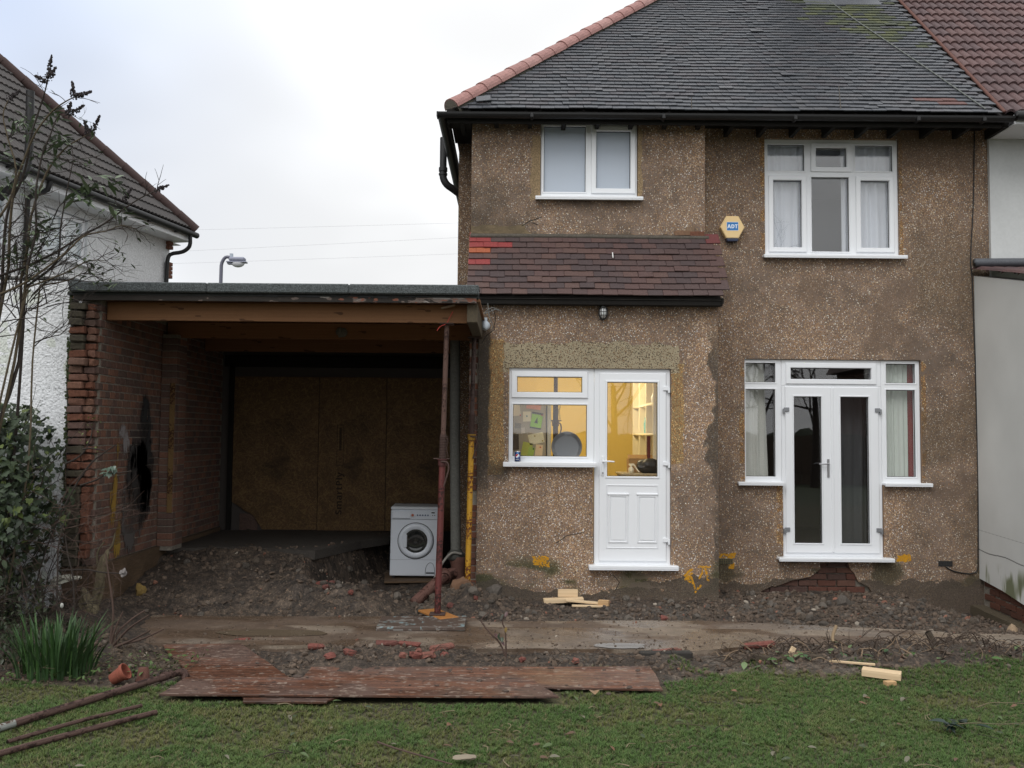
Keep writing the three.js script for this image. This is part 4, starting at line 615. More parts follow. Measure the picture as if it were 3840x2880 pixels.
// washing machine
{
  const w = thing('washing_machine', 'white front loading washing machine standing in the dug pit', 'washing machine', [-1.2, .06, -1.5]); w.rotation.y = .05; w.rotation.z = -.01;
  const wm = M(.66, .7, .76, .35, { clearcoat: .3 }), hz = .27;
  part('cabinet', bx(-.295, .295, 0, .805, -hz, hz, .008), wm, w); part('worktop', bx(-.298, .298, .807, .845, -hz - .01, hz + .006, .01), M(.6, .63, .66, .4), w);
  part('control_panel', bx(-.294, .294, .69, .8, hz + .001, hz + .014, .006), M(.6, .64, .7, .3), w);
  part('drawer', merge([bx(-.28, -.05, .702, .79, hz + .013, hz + .026, .008), bx(-.2, -.07, .706, .716, hz + .024, hz + .032, .003)]), wm, w);
  part('dial', cyl(.016, .02, 0, 0, 0, 18).rotateX(Math.PI / 2).translate(-.03, .745, hz + .012), M(.45, .12, .06, .4), w);
  for (let i = 0; i < 5; i++) part('button', cyl(.0095, .012, 0, 0, 0, 12).rotateX(Math.PI / 2).translate(.03 + i * .032, .745, hz + .012), M(.06, .1, .18, .4), w);
  part('display', merge([bx(.2, .24, .768, .784, hz + .013, hz + .017, .004), bx(.21, .222, .738, .75, hz + .013, hz + .018, .003), bx(.235, .247, .738, .75, hz + .013, hz + .018, .003)]), gasket, w);
  const dr = sub('door', w); const at = g => g.rotateX(Math.PI / 2).translate(.015, .43, hz);
  part('gap_ring', at(lathe([[.216, 0], [.216, .003], [.224, .003], [.224, 0]], 48)), gasket, dr);
  part('rim', at(lathe([[.135, .012], [.15, .03], [.185, .036], [.208, .024], [.214, .001]], 48)), wm, dr);
  part('glass', at(lathe([[0, .018], [.07, .016], [.11, .022], [.14, .026], [.15, .02]], 40)), new THREE.MeshPhysicalMaterial({ color: C3(.012, .015, .015), roughness: .08, clearcoat: 1, clearcoatRoughness: .03 }), dr);
  part('grip', bx(-.135, -.09, .35, .51, hz + .024, hz + .04, .008), wm, dr);
  part('kick_line', bx(-.294, .294, .198, .2, hz - .002, hz + .002, 0), M(.12, .12, .13, .6), w);
  part('filter_flap', merge([tube([[.14, .02, hz + .003], [.145, .1, hz + .003], [.17, .15, hz + .003], [.2, .165, hz + .003], [.23, .15, hz + .003], [.25, .1, hz + .003], [.255, .02, hz + .003]], .003, .003, 5), bx(.15, .25, .028, .05, hz - .001, hz + .004, .001)]), M(.1, .11, .12, .5), w);
  for (const x of [-.25, .25]) for (const z of [-.22, .22]) part('foot', cyl(.018, .03, x, -.03, z, 10), gasket, w);
  const b = single('machine_board', 'muddy plywood board under the washing machine', 'board', cbox(.72, .02, .75, .004).rotateY(.12), M(.13, .09, .06, .85, { map: woodMap() })); b.position.set(-1.2, .02, -1.38);
}

// ------------------------------------------------------------------ neighbours
const spar = (() => { const m = new THREE.MeshStandardMaterial({ roughness: .9, map: tex(512, 512, (i, j, u, v) => { const a = pf(u, v, 72, 3, 81), b = pf(u, v, 5, 4, 83); let k = 214 + 42 * a; if (a < .3) k -= 40 * sst(.3, .2, a); if (b > .64) return [k * .93, k * .94, k * .9]; return [k, k, k]; }, 1.1), bumpMap: tex(512, 512, (i, j, u, v) => grey(255 * pf(u, v, 72, 3, 81)), 1.1, true), bumpScale: .01 }); m.color = C3(.93, .95, .98); return m; })();
{
  // near dashed wall beside the garage
  const w = thing('neighbour_outbuilding', 'white roughcast outbuilding wall standing beside the brick garage', 'wall');
  const edge = [[-7, -.3], [-4.205, -.3]]; reseed(61); for (let y = -.1; y < 3.2; y += .12) edge.push([-4.215 - rr(0, .03) - .09 * sst(3.0, .3, y) * 0 + (y < 1.2 ? .03 : 0), y]); edge.push([-4.27, 3.235], [-7, 3.26]);
  part('wall', poly(edge, .2).translate(0, 0, 1.25), spar, w);
  part('side', bx(-7, -4.33, -.3, 3.2, -2.2, 1.249, 0), spar, w); part('coping', bx(-7, -4.28, 3.262, 3.29, -2.2, 1.46, .01), M(.4, .4, .4, .9), w);
  const mo = []; for (let i = 0; i < 320; i++) { const y = rr(.4, 3.2); mo.push(rock(rr(.006, .016), rr(.006, .016), .008, 0).translate(-4.215 - rr(-.01, .03), y, 1.452)); } const o = part('moss', merge(mo), M(.045, .06, .02, .95), w); o.userData.kind = 'stuff';
}
{ // far white house
  const h = thing('white_neighbour_house', 'white roughcast house with brown tiled hipped roof on the left', 'house', [-5.87, 5.45, -6.44]); h.rotation.y = -Math.atan2(.2105, .9776);
  // local axes: +z along the eave towards the viewer, -x into the house
  const T = 1.06, sl = Math.atan(T), c = Math.cos(sl), s = Math.sin(sl), LEN = 9;
  const wt = M(.93, .95, .97, .9, { map: tex(256, 256, (i, j, u, v) => grey(205 + 50 * pf(u, v, 60, 2, 181)), .8), bumpMap: grainBump, bumpScale: .004 });
  part('wall', poly([[.1, -5.6], [LEN, -5.6], [LEN, -.05], [.1, -.05]], .3, 0, [rect(2.35, 3.35, -1.05, -.32), rect(4.0, 5.2, -1.05, -.32)]).rotateY(-Math.PI / 2).translate(-.36, 0, 0), wt, h);
  part('end_wall', bx(-8, -.665, -5.6, -.05, .1, .35, 0), wt, h);
  for (const y of [-.24, -.62]) for (let r = 0; r < (y === -.24 ? 2 : 4); r++) part('brick_quoin', cbox(.11, .064, .13, .004).translate(-.345, y - .075 * r, .155), brickMats[2], h);
  const tm = [[.085, .076, .074], [.075, .068, .066], [.096, .085, .082]].map(q => M(...q, .75, { map: grain }));
  const mk = (hump, ht) => { const P = [], n = hump * 6, W = .3, L = .36, T = .03; const y = u => ht * Math.pow(Math.abs(Math.sin(u * Math.PI * hump)), .7); for (let i = 0; i < n; i++) { const a = i / n, b = (i + 1) / n, A = [a * W - W / 2, y(a), 0], B = [b * W - W / 2, y(b), 0], Cc = [B[0], B[1], -L], D = [A[0], A[1], -L]; P.push(...A, ...B, ...Cc, ...A, ...Cc, ...D); P.push(A[0], A[1] - T, 0, B[0], B[1] - T, 0, ...B, A[0], A[1] - T, 0, ...B, ...A); } return tris(P); };
  const prof = mk(3, .022);
  tileGeo = mk(2, .036);
  const rf = sub('roof', h); part('underlay', tris([.02, -.02, -.02, .02, -.02, LEN, -5, -.02 + 5 * T, LEN, .02, -.02, -.02, -5, -.02 + 5 * T, LEN, -5, -.02 + 5 * T, 5, .02, -.02, -.02, -5, 5 * T - .02, 5, -10, -.02, -.02]), M(.05, .045, .04, .9), rf);
  const bulk = []; let n = 0;
  for (let r = 0; r < 16; r++) for (let k = 0; k < 30; k++) {
    const d = r * .3, z = .15 + k * .3; if (z < d * c + .12 || z > LEN) continue;
    const o = new THREE.Object3D(); o.position.set(.03 - d * c, d * s + .045, z); o.rotation.set(0, Math.PI / 2, 0); o.updateMatrix(); const tilt = new THREE.Matrix4().makeRotationX(sl - .09); const m = o.matrix.clone().multiply(tilt);
    if (z < 5 && n < 290) { n++; const q = part('roof_tile', prof, tm[Math.floor(rr(0, 3))], rf); q.applyMatrix4(m); } else bulk.push(prof.clone().applyMatrix4(m));
  }
  if (bulk.length) { const o = part('roof_tiles', merge(bulk), tm[0], rf); o.userData.kind = 'stuff'; }
  const hd = new THREE.Vector3(-1, T, 1).normalize(), hl = 7; for (let i = 0; i < 18; i++) { const a = i * .4, p = [.06 + hd.x * a, .03 + hd.y * a, -.06 + hd.z * a], q = [.06 + hd.x * (a + .41), .045 + hd.y * (a + .41), -.06 + hd.z * (a + .41)]; part('hip_tile', tube([p, q], .1, .095, 9), M(.09, .05, .045, .75, { map: grain }), rf); }
  part('fascia', bx(-.02, .0, -.2, -.01, .0, LEN, .003), upvcOld, h); part('soffit', bx(-.355, -.021, -.2, -.185, .0, LEN, .002), upvcOld, h); part('end_soffit', bx(-8, -.356, -.2, -.185, -.25, .099, .002), upvcOld, h);
  const gu = [tube([[.06, -.06, -.1], [.06, -.05, LEN]], .055, .055, 10)]; for (let i = 0; i < 9; i++) gu.push(bx(.0, .07, -.13, -.1, .5 + i * .8, .54 + i * .8, .004)); part('gutter', merge(gu), blackPlastic, h);
  part('downpipe', tube([[.06, -.1, .12], [.05, -.3, .12], [-.06, -.4, .15], [-.27, -.46, .22], [-.3, -.6, .25], [-.3, -5.5, .25]], .035, .035, 10), blackPlastic, h);
  part('downpipe', tube([[.06, -.08, 3.75], [.02, -.22, 3.75], [-.28, -.32, 3.75], [-.3, -.5, 3.75], [-.3, -5.5, 3.75]], .036, .036, 10), blackPlastic, h);
  part('vent_pipe', tube([[-.2, -.5, 4.4], [.1, -.2, 4.35], [.14, .0, 4.3], [.14, 1.0, 4.3]], .055, .055, 12), blackPlastic, h);
  for (const [a, b] of [[2.36, 3.34], [4.01, 5.19]]) { const w = sub('window', h); part('frame', poly(rect(a, b, -1.04, -.33), .06, .005, [rect(a + .07, (a + b) / 2 - .04, -.97, -.4), rect((a + b) / 2 + .04, b - .07, -.97, -.4)]).rotateY(-Math.PI / 2).translate(-.4, 0, 0), upvc, w); part('pane', fin(new THREE.PlaneGeometry(b - a - .1, .6)).rotateY(Math.PI / 2).translate(-.44, -.685, (a + b) / 2), new THREE.MeshPhysicalMaterial({ color: C3(.5, .56, .58), roughness: .05, clearcoat: 1 }), w); part('sill', bx(-.4, -.28, -1.08, -1.045, a - .06, b + .06, .006), upvc, w); }
}
var tileGeo;
{ // house joined on the right
  const h = thing('right_neighbour_house', 'pale rendered house with red tiled roof joined on the right', 'house');
  const ren = M(.68, .7, .7, .85, { map: tex(512, 512, (i, j, u, v) => grey(228 + 24 * (pf(u, v, 4, 5, 91)) - 12 + 10 * pf(u, v, 90, 2, 92)), 2.2) });
  part('upper_wall', bx(5.684, 9, 3.6, 5.6, -.92, -.655, 0), ren, h);
  part('soffit', merge([bx(5.7, 9, eY - .135, eY - .12, -.65, -.12, .002)]), upvcOld, h); part('fascia', bx(5.7, 9, eY - .13, eY - .02, -.135, -.115, .002), upvc, h); part('gutter', tube([[5.7, eY - .05, -.075], [9, eY - .045, -.075]], .055, .055, 12), blackPlastic, h);
  const rf = sub('roof', h, 'red interlocking tiled roof'); const topT = ROWS * .1 * cS;
  part('underlay', tris([5.655, eY - .034, eZ, 9, eY - .034, eZ, 9, eY - .034 + topT * .95, eZ - topT, 5.655, eY - .034, eZ, 9, eY - .034 + topT * .95, eZ - topT, 5.655, eY - .034 + topT * .95, eZ - topT]), M(.06, .04, .035, .9), rf);
  const tm = [[.155, .085, .083], [.135, .076, .076], [.17, .094, .09], [.125, .075, .077]].map(q => M(...q, .7, { map: grain }));
  reseed(71); for (let r = 0; r < 20; r++) for (let k = 0; k < 13; k++) { const d = r * .268, o = part('roof_tile', tileGeo, tm[Math.floor(rr(0, 4))], rf); o.scale.x = .78; o.position.set(5.757 + k * .2325 + rr(-.003, .003), eY + .03 + d * sS, eZ + .02 - d * cS); o.rotation.x = slope - .1; }
  part('verge_joint', tube([[5.63, eY + .03, eZ + .01], [5.63, eY + .03 + topT * .95, eZ - topT + .01]], .022, .022, 6), M(.2, .09, .07, .9, { map: grain }), rf);
  // single storey addition: side wall towards the viewer, tiled lean-to
  const addM = M(.78, .79, .77, .85, { map: tex(1024, 1024, (i, j, u, v) => { const y = 4.2 * v - .2, x = 3.6 * u; let c = grey(226 + 26 * (fbm(x * 1.6, y * 1.6, 4) - .5)); const g = soft(y, -.2, .34, .09) * sst(.5, .64, fbm(x * 6, y * 1.6, 4)); c = mix3(c, [92, 98, 62], g * .75); if (Math.abs(y - .52 + .05 * x - .01 * Math.sin(x * 9)) < .006) c = grey(126); if (Math.abs(y - .75 + .05 * x) < .003) c = grey(176); return c; }, [3.6, 4.2]) }); addM.map.offset.set(1 / 3.6, .2 / 4.2);
  part('addition_wall', poly([[-.7, .17], [-.2, .11], [.3, .02], [2.6, -.2], [2.6, 3.0], [-.7, 3.74]].map(p => [p[0], p[1]]), .25).rotateY(-Math.PI / 2).translate(5.745, 0, 0), addM, h);
  const bm = [M(.13, .05, .03, .95, { map: grain, bumpMap: grainBump, bumpScale: .004 }), M(.1, .045, .03, .95, { map: grain }), M(.16, .06, .035, .95, { map: grain })];
  for (let r = 0; r < 6; r++) for (let k = 0; k < 10; k++) part('brick', cbox(.1, .066, .214, .005, .003).translate(5.58, .12 - r * .075 - k * .012, -.55 + k * .225 + (r % 2) * .11), bm[Math.floor(rr(0, 3))], h);
  part('plinth_mortar', bx(5.545, 5.7, -.6, .16, -.7, 2.4, 0), mortarMat, h);
  { const g = new THREE.BoxGeometry(.4, .3, 3, 6, 4, 30), p = g.attributes.position; for (let i = 0; i < p.count; i++) p.setXYZ(i, p.getX(i) + .08 * (fbm(p.getZ(i) * 3, p.getY(i) * 5, 3) - .5), p.getY(i) - .05 * p.getZ(i), p.getZ(i)); g.computeVertexNormals(); part('footing', fin(g).translate(5.58, -.36, .75), M(.13, .1, .06, .95, { map: grain, bumpMap: grainBump, bumpScale: .01 }), h); }
  const la = Math.atan2(.22, 1); for (let r = 0; r < 9; r++) for (let k = 0; k < 4; k++) { const o = part('lean_to_tile', tileGeo, tm[Math.floor(rr(0, 4))], rf); o.position.set(5.6 + k * .298, 3.745 - (r * .33 + .36) * .2243 + .08, -.68 + r * .33 + .36); o.rotation.x = la; }
  part('lead_flashing', merge([tube([[5.44, 3.875, -.57], [6.2, 3.885, -.57], [9, 3.885, -.57]], .052, .052, 10)]), lead, h);
  
}

// ------------------------------------------------------------------ ground
const pitEdge = z => lerp(-2.15, -1.5, clamp((-.4 - z) / 2)) + .18 * (fbm(z * 3 + 2, 7, 3) - .5);
const lawnEdge = x => { const P = [[-9, 3.5], [-3.6, 3.55], [-2.2, 3.72], [-1.5, 3.6], [.9, 3.5], [1.2, 3.42], [1.76, 3.12], [2.81, 3.14], [4.1, 2.85], [9, 2.8]]; for (let i = 0; i < P.length - 1; i++) if (x < P[i + 1][0]) { const t = clamp((x - P[i][0]) / (P[i + 1][0] - P[i][0])); return lerp(P[i][1], P[i + 1][1], t); } return 2.8; };
const pathFar = x => (x < -.3 ? 1.18 : x < 1.8 ? lerp(1.36, 1.2, (x + .3) / 2.1) : lerp(1.2, 1.75, (x - 1.8) / 2.8)) + .1 * (fbm(x * 2.2 + 4, 1, 3) - .5);
const pathNear = x => (x < -.3 ? 2.38 : x < 1.5 ? 2.46 : x < 2.5 ? lerp(2.5, 2.2, x - 1.5) : 2.2) + .12 * (fbm(x * 2 + 40, 5, 3) - .5);
function gh(x, z) {
  let y = .03 * (fbm(x * .7 + 20, z * .7, 3) - .5);
  const le = lawnEdge(x), dug = sst(le + .1, le - .2, z);
  let lump = .075 * (fbm(x * 4 + 3, z * 4, 4) - .5) + .05 * (fbm(x * 13, z * 13, 3) - .5);
  const onPath = sst(pathFar(x) - .08, pathFar(x) + .06, z) * sst(pathNear(x) + .1, pathNear(x) - .06, z) * sst(-3.8, -3.5, x);
  if (x < -.4) lump += .035 * (fbm(x * 30, z * 30) - .5); lump = lerp(lump, -.03, onPath); y += dug * lump;
  if (x > -.45) { y += .05 * sst(1.25, .6, z) * sst(-.3, .3, z) * (fbm(x * 3, z * 5, 3)); y -= .24 * sst(4.3, 5.3, x) * sst(1.9, .5, z); }
  // mounds
  const md = (mx, mz, r, h) => { const d = Math.hypot(x - mx, z - mz) / r; if (d < 1) y += h * Math.pow(1 - d * d, 1.5) * (.7 + .6 * fbm(x * 9, z * 9, 3)); };
  md(-1.75, .55, .75, .22); md(-.45, .55, .55, .2); md(-.45, .05, .3, .14); md(3.2, 2.65, .9, .1); md(2.3, 2.7, .6, .06); md(-1.0, 2.75, .9, .06); md(-3.95, 1.3, .7, .16); md(1.2, 2.75, .4, .05); md(-3.9, 2.2, 1.1, .16); md(4.0, 2.6, .7, .08);
  if (x < -.4 && z < 1.25) {
    const k = sst(1.25, .55, z) * sst(-.4, -.6, x), pe = pitEdge(z), lf = sst(pe + .12, pe - .14, x);
    const left = z < -.42 ? .455 : lerp(.47, .1, Math.pow(clamp((z + .42) / 1.5), .8)); y += k * lf * left;
  }
  return y;
}
{
  const axis = (lo, a, b, hi, step) => { const v = []; let s = step, x = a; const L = []; while (x > lo) { s *= 1.35; x -= s; L.push(x); } v.push(...L.reverse()); for (x = a; x <= b + 1e-6; x += step) v.push(x); s = step; while (x < hi) { v.push(x); s *= 1.35; x += s; } return v; };
  const xs = axis(-260, -5.0, 5.8, 260, .034), zs = axis(-260, -2.5, 5.6, 260, .034), nx = xs.length, nz = zs.length;
  const P = new Float32Array(nx * nz * 3), col = new Float32Array(nx * nz * 3), uv = new Float32Array(nx * nz * 2), I = [];
  for (let j = 0; j < nz; j++) for (let i = 0; i < nx; i++) {
    const x = xs[i], z = zs[j], o = j * nx + i, far = Math.abs(x) > 12 || z > 14 || z < -8; let y = far ? -.02 : gh(x, z); P.set([x, y, z], o * 3); uv.set([x, z], o * 2);
    const le = lawnEdge(x) + .25 * (fbm(x * 3, z * 3, 3) - .5), lawn = sst(le - .05, le + .1, z), n = fbm(x * 2 + 9, z * 2, 3), n2 = fbm(x * 7 + 1, z * 7 + 3, 3);
    let c = mix3([.078, .056, .041], [.12, .088, .064], sst(.35, .65, n)); c = mix3(c, [.07, .052, .04], sst(.55, .7, n2));
    c = mix3(c, [.15, .13, .11], .5 * sst(.5, .7, fbm(x * 3 + 60, z * 3, 3)) * sst(.1, .5, x));
    c = mix3(c, mix3([.07, .075, .025], [.11, .09, .045], n2), lawn); if (far) c = [.06, .08, .03];
    col.set(c, o * 3);
    if (i < nx - 1 && j < nz - 1) I.push(o, o + nx, o + 1, o + 1, o + nx, o + nx + 1);
  }
  const g = new THREE.BufferGeometry(); g.setAttribute('position', new THREE.BufferAttribute(P, 3)); g.setAttribute('color', new THREE.BufferAttribute(col, 3)); g.setAttribute('uv', new THREE.BufferAttribute(uv, 2)); g.setIndex(I); g.computeVertexNormals();
  const soilT = tex(512, 512, (i, j, u, v) => { const a = pf(u, v, 30, 4, 101), b = pf(u, v, 110, 2, 103); let k = 150 + 150 * (a - .5) + 90 * (b - .5); if (b > .78) return [k + 70, k + 62, k + 52]; return [k, k, k]; }, 1.3), soilB = tex(512, 512, (i, j, u, v) => grey(255 * (.6 * pf(u, v, 26, 4, 101) + .4 * pf(u, v, 110, 2, 103))), 1.3, true);
  const m = new THREE.MeshStandardMaterial({ vertexColors: true, color: C3(1.6, 1.6, 1.6), map: soilT, roughness: .8, bumpMap: soilB, bumpScale: .02 });
  setting('ground', 'dug brown earth and lawn soil around the house', 'ground', g, m);
}
{ // concrete path, wet
  const N = 150, P = [], uv = []; const top = x => .03; const xa = -3.6, xb = 5.3;
  const pt = (i, w) => { const x = lerp(xa, xb, i / N); return [x, w === 2 || w === 3 ? -.09 : .03, w === 0 || w === 3 ? pathFar(x) : pathNear(x)]; };
  const q = (a, b, c, d) => P.push(...a, ...b, ...c, ...a, ...c, ...d);
  for (let i = 0; i < N; i++) { for (let s = 0; s < 5; s++) { const f = k => { const a = pt(k, 0), b = pt(k, 1); return t => [a[0], .03 + .006 * (fbm(a[0] * 2, lerp(a[2], b[2], t) * 3, 2) - .5), lerp(a[2], b[2], t)]; }; const A = f(i), B = f(i + 1); q(A(s / 5), A((s + 1) / 5), B((s + 1) / 5), B(s / 5)); } q(pt(i, 1), [pt(i, 1)[0], -.09, pt(i, 1)[2]], [pt(i + 1, 1)[0], -.09, pt(i + 1, 1)[2]], pt(i + 1, 1)); q([pt(i, 0)[0], -.09, pt(i, 0)[2]], pt(i, 0), pt(i + 1, 0), [pt(i + 1, 0)[0], -.09, pt(i + 1, 0)[2]]); }
  const ct = tex(1024, 256, (i, j, u, v) => { const x = u * 8.9, y = v * 1.6, a = fbm(x * 1.3 + 2, y * 1.5, 4), b = fbm(x * 9, y * 9, 3), s = h2(i * 3, j * 7); let c = mix3([126, 113, 99], [108, 96, 85], sst(.35, .65, a)); c = mix3(c, [88, 72, 59], .85 * sst(.5, .62, fbm(x * 2.1 + 70, y * 2.6, 4) + .2 * sst(3.7, 2.9, x))); c = c.map(k => k * (.88 + .24 * b)); if (s > .975) c = c.map(k => k + 46); if (s < .03) c = c.map(k => k * .7); return c; }, [8.9, 1.6]); ct.offset.set(3.6 / 8.9, 0);
  const rt = tex(512, 128, (i, j, u, v) => grey(255 * lerp(.22, .75, sst(.36, .6, fbm(u * 11 + 5, v * 4, 4)))), [8.9, 1.6], true); rt.offset.copy(ct.offset);
  setting('concrete_path', 'wet concrete path running along the back of the house', 'path', tris(P), new THREE.MeshStandardMaterial({ map: ct, roughness: 1, roughnessMap: rt, bumpMap: grainBump, bumpScale: .003, color: C3(.95, .95, .95) }));
  const blob = (cx, cz, rx, rz, sd) => { const s = []; for (let i = 0; i < 26; i++) { const a = i / 26 * 6.283, k = .75 + .5 * fbm(Math.cos(a) * 1.5 + sd, Math.sin(a) * 1.5 + sd, 3); s.push([cx + Math.cos(a) * rx * k, -cz + Math.sin(a) * rz * k]); } return poly(s, .002).rotateX(-Math.PI / 2); };
  const water = M(.1, .08, .06, .04);
  setting('puddle', 'shallow puddle at the edge of the concrete path', 'puddle', blob(.92, 2.34, .22, .1, 3).translate(0, .0345, 0), water); setting('puddle_001', 'muddy puddle on the path near the tilted plywood', 'puddle', blob(-2.1, 1.95, .5, .14, 9).translate(0, .0345, 0), M(.13, .1, .07, .1)).name = 'muddy_puddle';
}

// ------------------------------------------------------------------ loose earth, stones, rubble
function scatterStuff(name, label, category, n, geo, colr, place, seed0) {
  reseed(seed0); const im = new THREE.InstancedMesh(geo, new THREE.MeshStandardMaterial({ roughness: .85 }), n), o = new THREE.Object3D(), c = new THREE.Color(); sh(im);
  for (let i = 0; i < n; i++) { place(o, i); o.updateMatrix(); im.setMatrixAt(i, o.matrix); const q = colr(o); c.setRGB(...q); im.setColorAt(i, c); }
  im.name = name; im.userData = { label, category, kind: 'stuff' }; scene.add(im); return im;
}
const soilCol = () => { const k = rr(.6, 1.25), t = rnd(); return t < .9 ? [.095 * k, .068 * k, .049 * k] : t < .965 ? [.13 * k, .105 * k, .084 * k] : t < .985 ? [.2 * k, .09 * k, .06 * k] : [.25 * k, .215 * k, .175 * k]; };
const inPly = (x, z) => (x > -2.36 && x < .36 && z > 3.5 && z < 4.0) || (x > -1.55 && x < 1.12 && z > 3.02 && z < 3.7) || (z > 2.38 && z < 3.6 && x > -2.9 + (z - 2.4) * .6 && x < -2.2 + (z - 2.4) * .6);
const zone = () => { for (; ;) { const t = rnd(); let x, z; if (t < .55) { x = t < .43 ? rr(2.2, 5.4) : rr(-.4, 2.3); z = x > 2.3 ? rr(-.62, 1.7) : rr(.03, 1.3); if (z > pathFar(x) + .05) continue; } else if (t < .65) { x = rr(-3.85, -.5); z = rr(-.6, 1.25); } else if (t < .7) { z = rr(-2.3, .1); x = pitEdge(z) + rr(-.22, .3); } else { x = rr(-3.9, 4.6); z = rr(2.25, 3.7); if (z > lawnEdge(x) + .12 * rnd() || z < pathNear(x) - .06) continue; if (inPly(x, z)) continue; } return [x, z]; } };
reseed(1); const clodA = rock(1, .75, 1, 1, .3);
scatterStuff('loose_soil', 'crumbs and clods of loose earth over the dug strip', 'soil', 19000, clodA, soilCol, o => { const [x, z] = zone(), s = .0035 + .022 * Math.pow(rnd(), 5); o.position.set(x, gh(x, z) + s * .25, z); o.scale.set(s * rr(.8, 1.5), s * rr(.6, 1), s * rr(.8, 1.4)); o.rotation.set(rr(0, 6), rr(0, 6), rr(0, 6)); }, 7);
scatterStuff('path_grit', 'small grit scattered on the concrete path', 'grit', 900, clodA, soilCol, o => { const x = rr(-3.4, 5), z = lerp(pathFar(x), pathNear(x), Math.pow(rnd(), rnd() < .5 ? .35 : 2.5)), s = .004 + .009 * Math.pow(rnd(), 3); o.position.set(x, .033, z); o.scale.set(s * 1.3, s * .8, s); o.rotation.set(rr(0, 6), rr(0, 6), rr(0, 6)); }, 8);
{
  reseed(17); const G = [0, 1, 2, 3, 4].map(i => rock(1, .65 + .1 * i, .85, 1, .35)), mats = [[.15, .128, .108], [.12, .1, .082], [.19, .162, .135], [.1, .077, .059], [.14, .108, .081]].map(c => M(...c, .85, { map: grain, bumpMap: grainBump, bumpScale: .004 }));
  const tone = ['grey', 'dark grey', 'pale grey', 'brown', 'tan']; const st = (x, z, s, lab, grp, m) => { const mi = Math.floor(rr(0, 5)); if (!m) { m = mats[mi]; lab = (s > .035 ? 'larger ' : 'small ') + tone[mi] + ' ' + lab; } const o = single('stone', lab, 'stone', G[Math.floor(rr(0, 5))], m, grp); o.position.set(x, gh(x, z) + s * .3, z); o.scale.setScalar(s); o.rotation.set(rr(-.4, .4), rr(0, 6), rr(-.4, .4)); };
  for (let i = 0; i < 75; i++) { const x = rr(2.4, 5.2), z = rr(-.55, 1.35); st(x, z, rr(.02, .05), 'stone in the rubble ' + (x < 3.2 ? 'left of' : x < 4.4 ? 'below' : 'right of') + ' the french doors', 'rubble below the french doors'); }
  for (let i = 0; i < 40; i++) { const x = rr(-.3, 2.3), z = rr(.15, 1.2); st(x, z, rr(.018, .045), 'stone below the ' + (x < .9 ? 'kitchen window' : 'back door') + (z > .65 ? ' near the path' : ' near the wall'), 'rubble below the kitchen wall'); }
  for (let i = 0; i < 40; i++) { const x = rr(-3.7, -.8), z = rr(-.35, 1.1); st(x, z, rr(.015, .045), 'stone in the garage earth ' + (x < -2.7 ? 'by the brick wall' : x < -1.7 ? 'in the middle' : 'near the washing machine'), 'stones in the garage earth'); }
  for (let i = 0; i < 24; i++) { const x = rr(-1, -.1), z = rr(.2, 1.1); st(x, z, rr(.025, .06), 'stone in the heap at the foot of the ' + (x < -.5 ? 'red' : 'yellow') + ' prop', 'rubble at the props'); }
  for (const [x, z, s, lab, m] of [[-.18, .5, .1, 'big grey lump of concrete beside the yellow prop foot', mats[0]], [-.52, .32, .13, 'broken block of clay and mortar under the yellow prop', M(.24, .13, .075, .95, { map: grain })], [-1.92, -.9, .045, 'pale stone beside the washing machine board', mats[2]], [-1.75, -.95, .06, 'round pale stone left of the washing machine', mats[2]], [-3.75, .75, .07, 'yellow stained stone under the garage wall', M(.3, .2, .06, .95, { map: grain })], [4.85, 1.2, .06, 'tan stone at the right end of the rubble', M(.28, .2, .13, .9)], [3.55, .3, .075, 'grey boulder near the right hand trench', mats[0]]]) st(x, z, s, lab, undefined, m);
  const red = [[.26, .085, .065], [.2, .075, .06], [.3, .12, .09]].map(c => M(...c, .9, { map: grain, bumpMap: grainBump, bumpScale: .006 }));
  const fr = (x, z, w, d, lab) => { const o = single('brick_fragment', lab.startsWith('broken') ? (w > .15 ? 'long ' : w > .08 ? 'short ' : 'tiny ') + lab : lab, 'brick fragment', cbox(w * .9, rr(.035, .05), d, .013, Math.min(.012, d * .14)), red[Math.floor(rr(0, 3))], 'broken red brick in the mud'); o.position.set(x, gh(x, z) + .02, z); o.rotation.set(rr(-.25, .25), rr(-.6, .6), rr(-.25, .25)); };
  const L1 = 'broken red brick piece in the mud behind the long plywood', L2 = 'broken red brick piece on the earth heap in the garage';
  for (const q of [[-1.02, 2.45, .22, .06], [-.83, 2.5, .2, .07], [-.56, 2.53, .24, .06], [-1.28, 2.7, .12, .08], [-.83, 2.96, .07, .06], [-.73, 2.93, .1, .08], [-.64, 2.9, .12, .08], [-.52, 2.77, .07, .05], [-1.4, 2.95, .09, .07], [-1.6, 2.5, .16, .06], [-.72, 2.8, .05, .05], [.1, 2.85, .06, .05], [.52, 2.86, .06, .05]]) fr(...q, L1);
  for (const q of [[-1.97, .47, .11, .1], [-1.88, .4, .07, .05], [-1.89, .66, .07, .07], [-1.6, .85, .06, .05], [-.6, .9, .07, .05], [-.35, .75, .05, .05]]) fr(...q, L2);
  for (const [x, z, w, d, lab] of [[-2.36, 2.12, .32, .2, 'large orange red clay lump breaking through the path'], [1.27, 2.62, .3, .07, 'long red brick edge lying on the dark kerb'], [1.5, 1.13, .08, .07, 'red brick piece at the far edge of the path'], [2.07, 2.47, .3, .05, 'red brick edge half buried beside the roots']]) { fr(x, z, w, d, lab); scene.children[scene.children.length - 1].userData.group = undefined; delete scene.children[scene.children.length - 1].userData.group; }
  const k = single('kerb_block', 'dark timber kerb block in the mud at the path edge', 'kerb', cbox(.42, .08, .08, .008, .004), M(.045, .04, .035, .85, { map: grain })); k.position.set(1.25, .04, 2.72); k.rotation.y = .05;
}

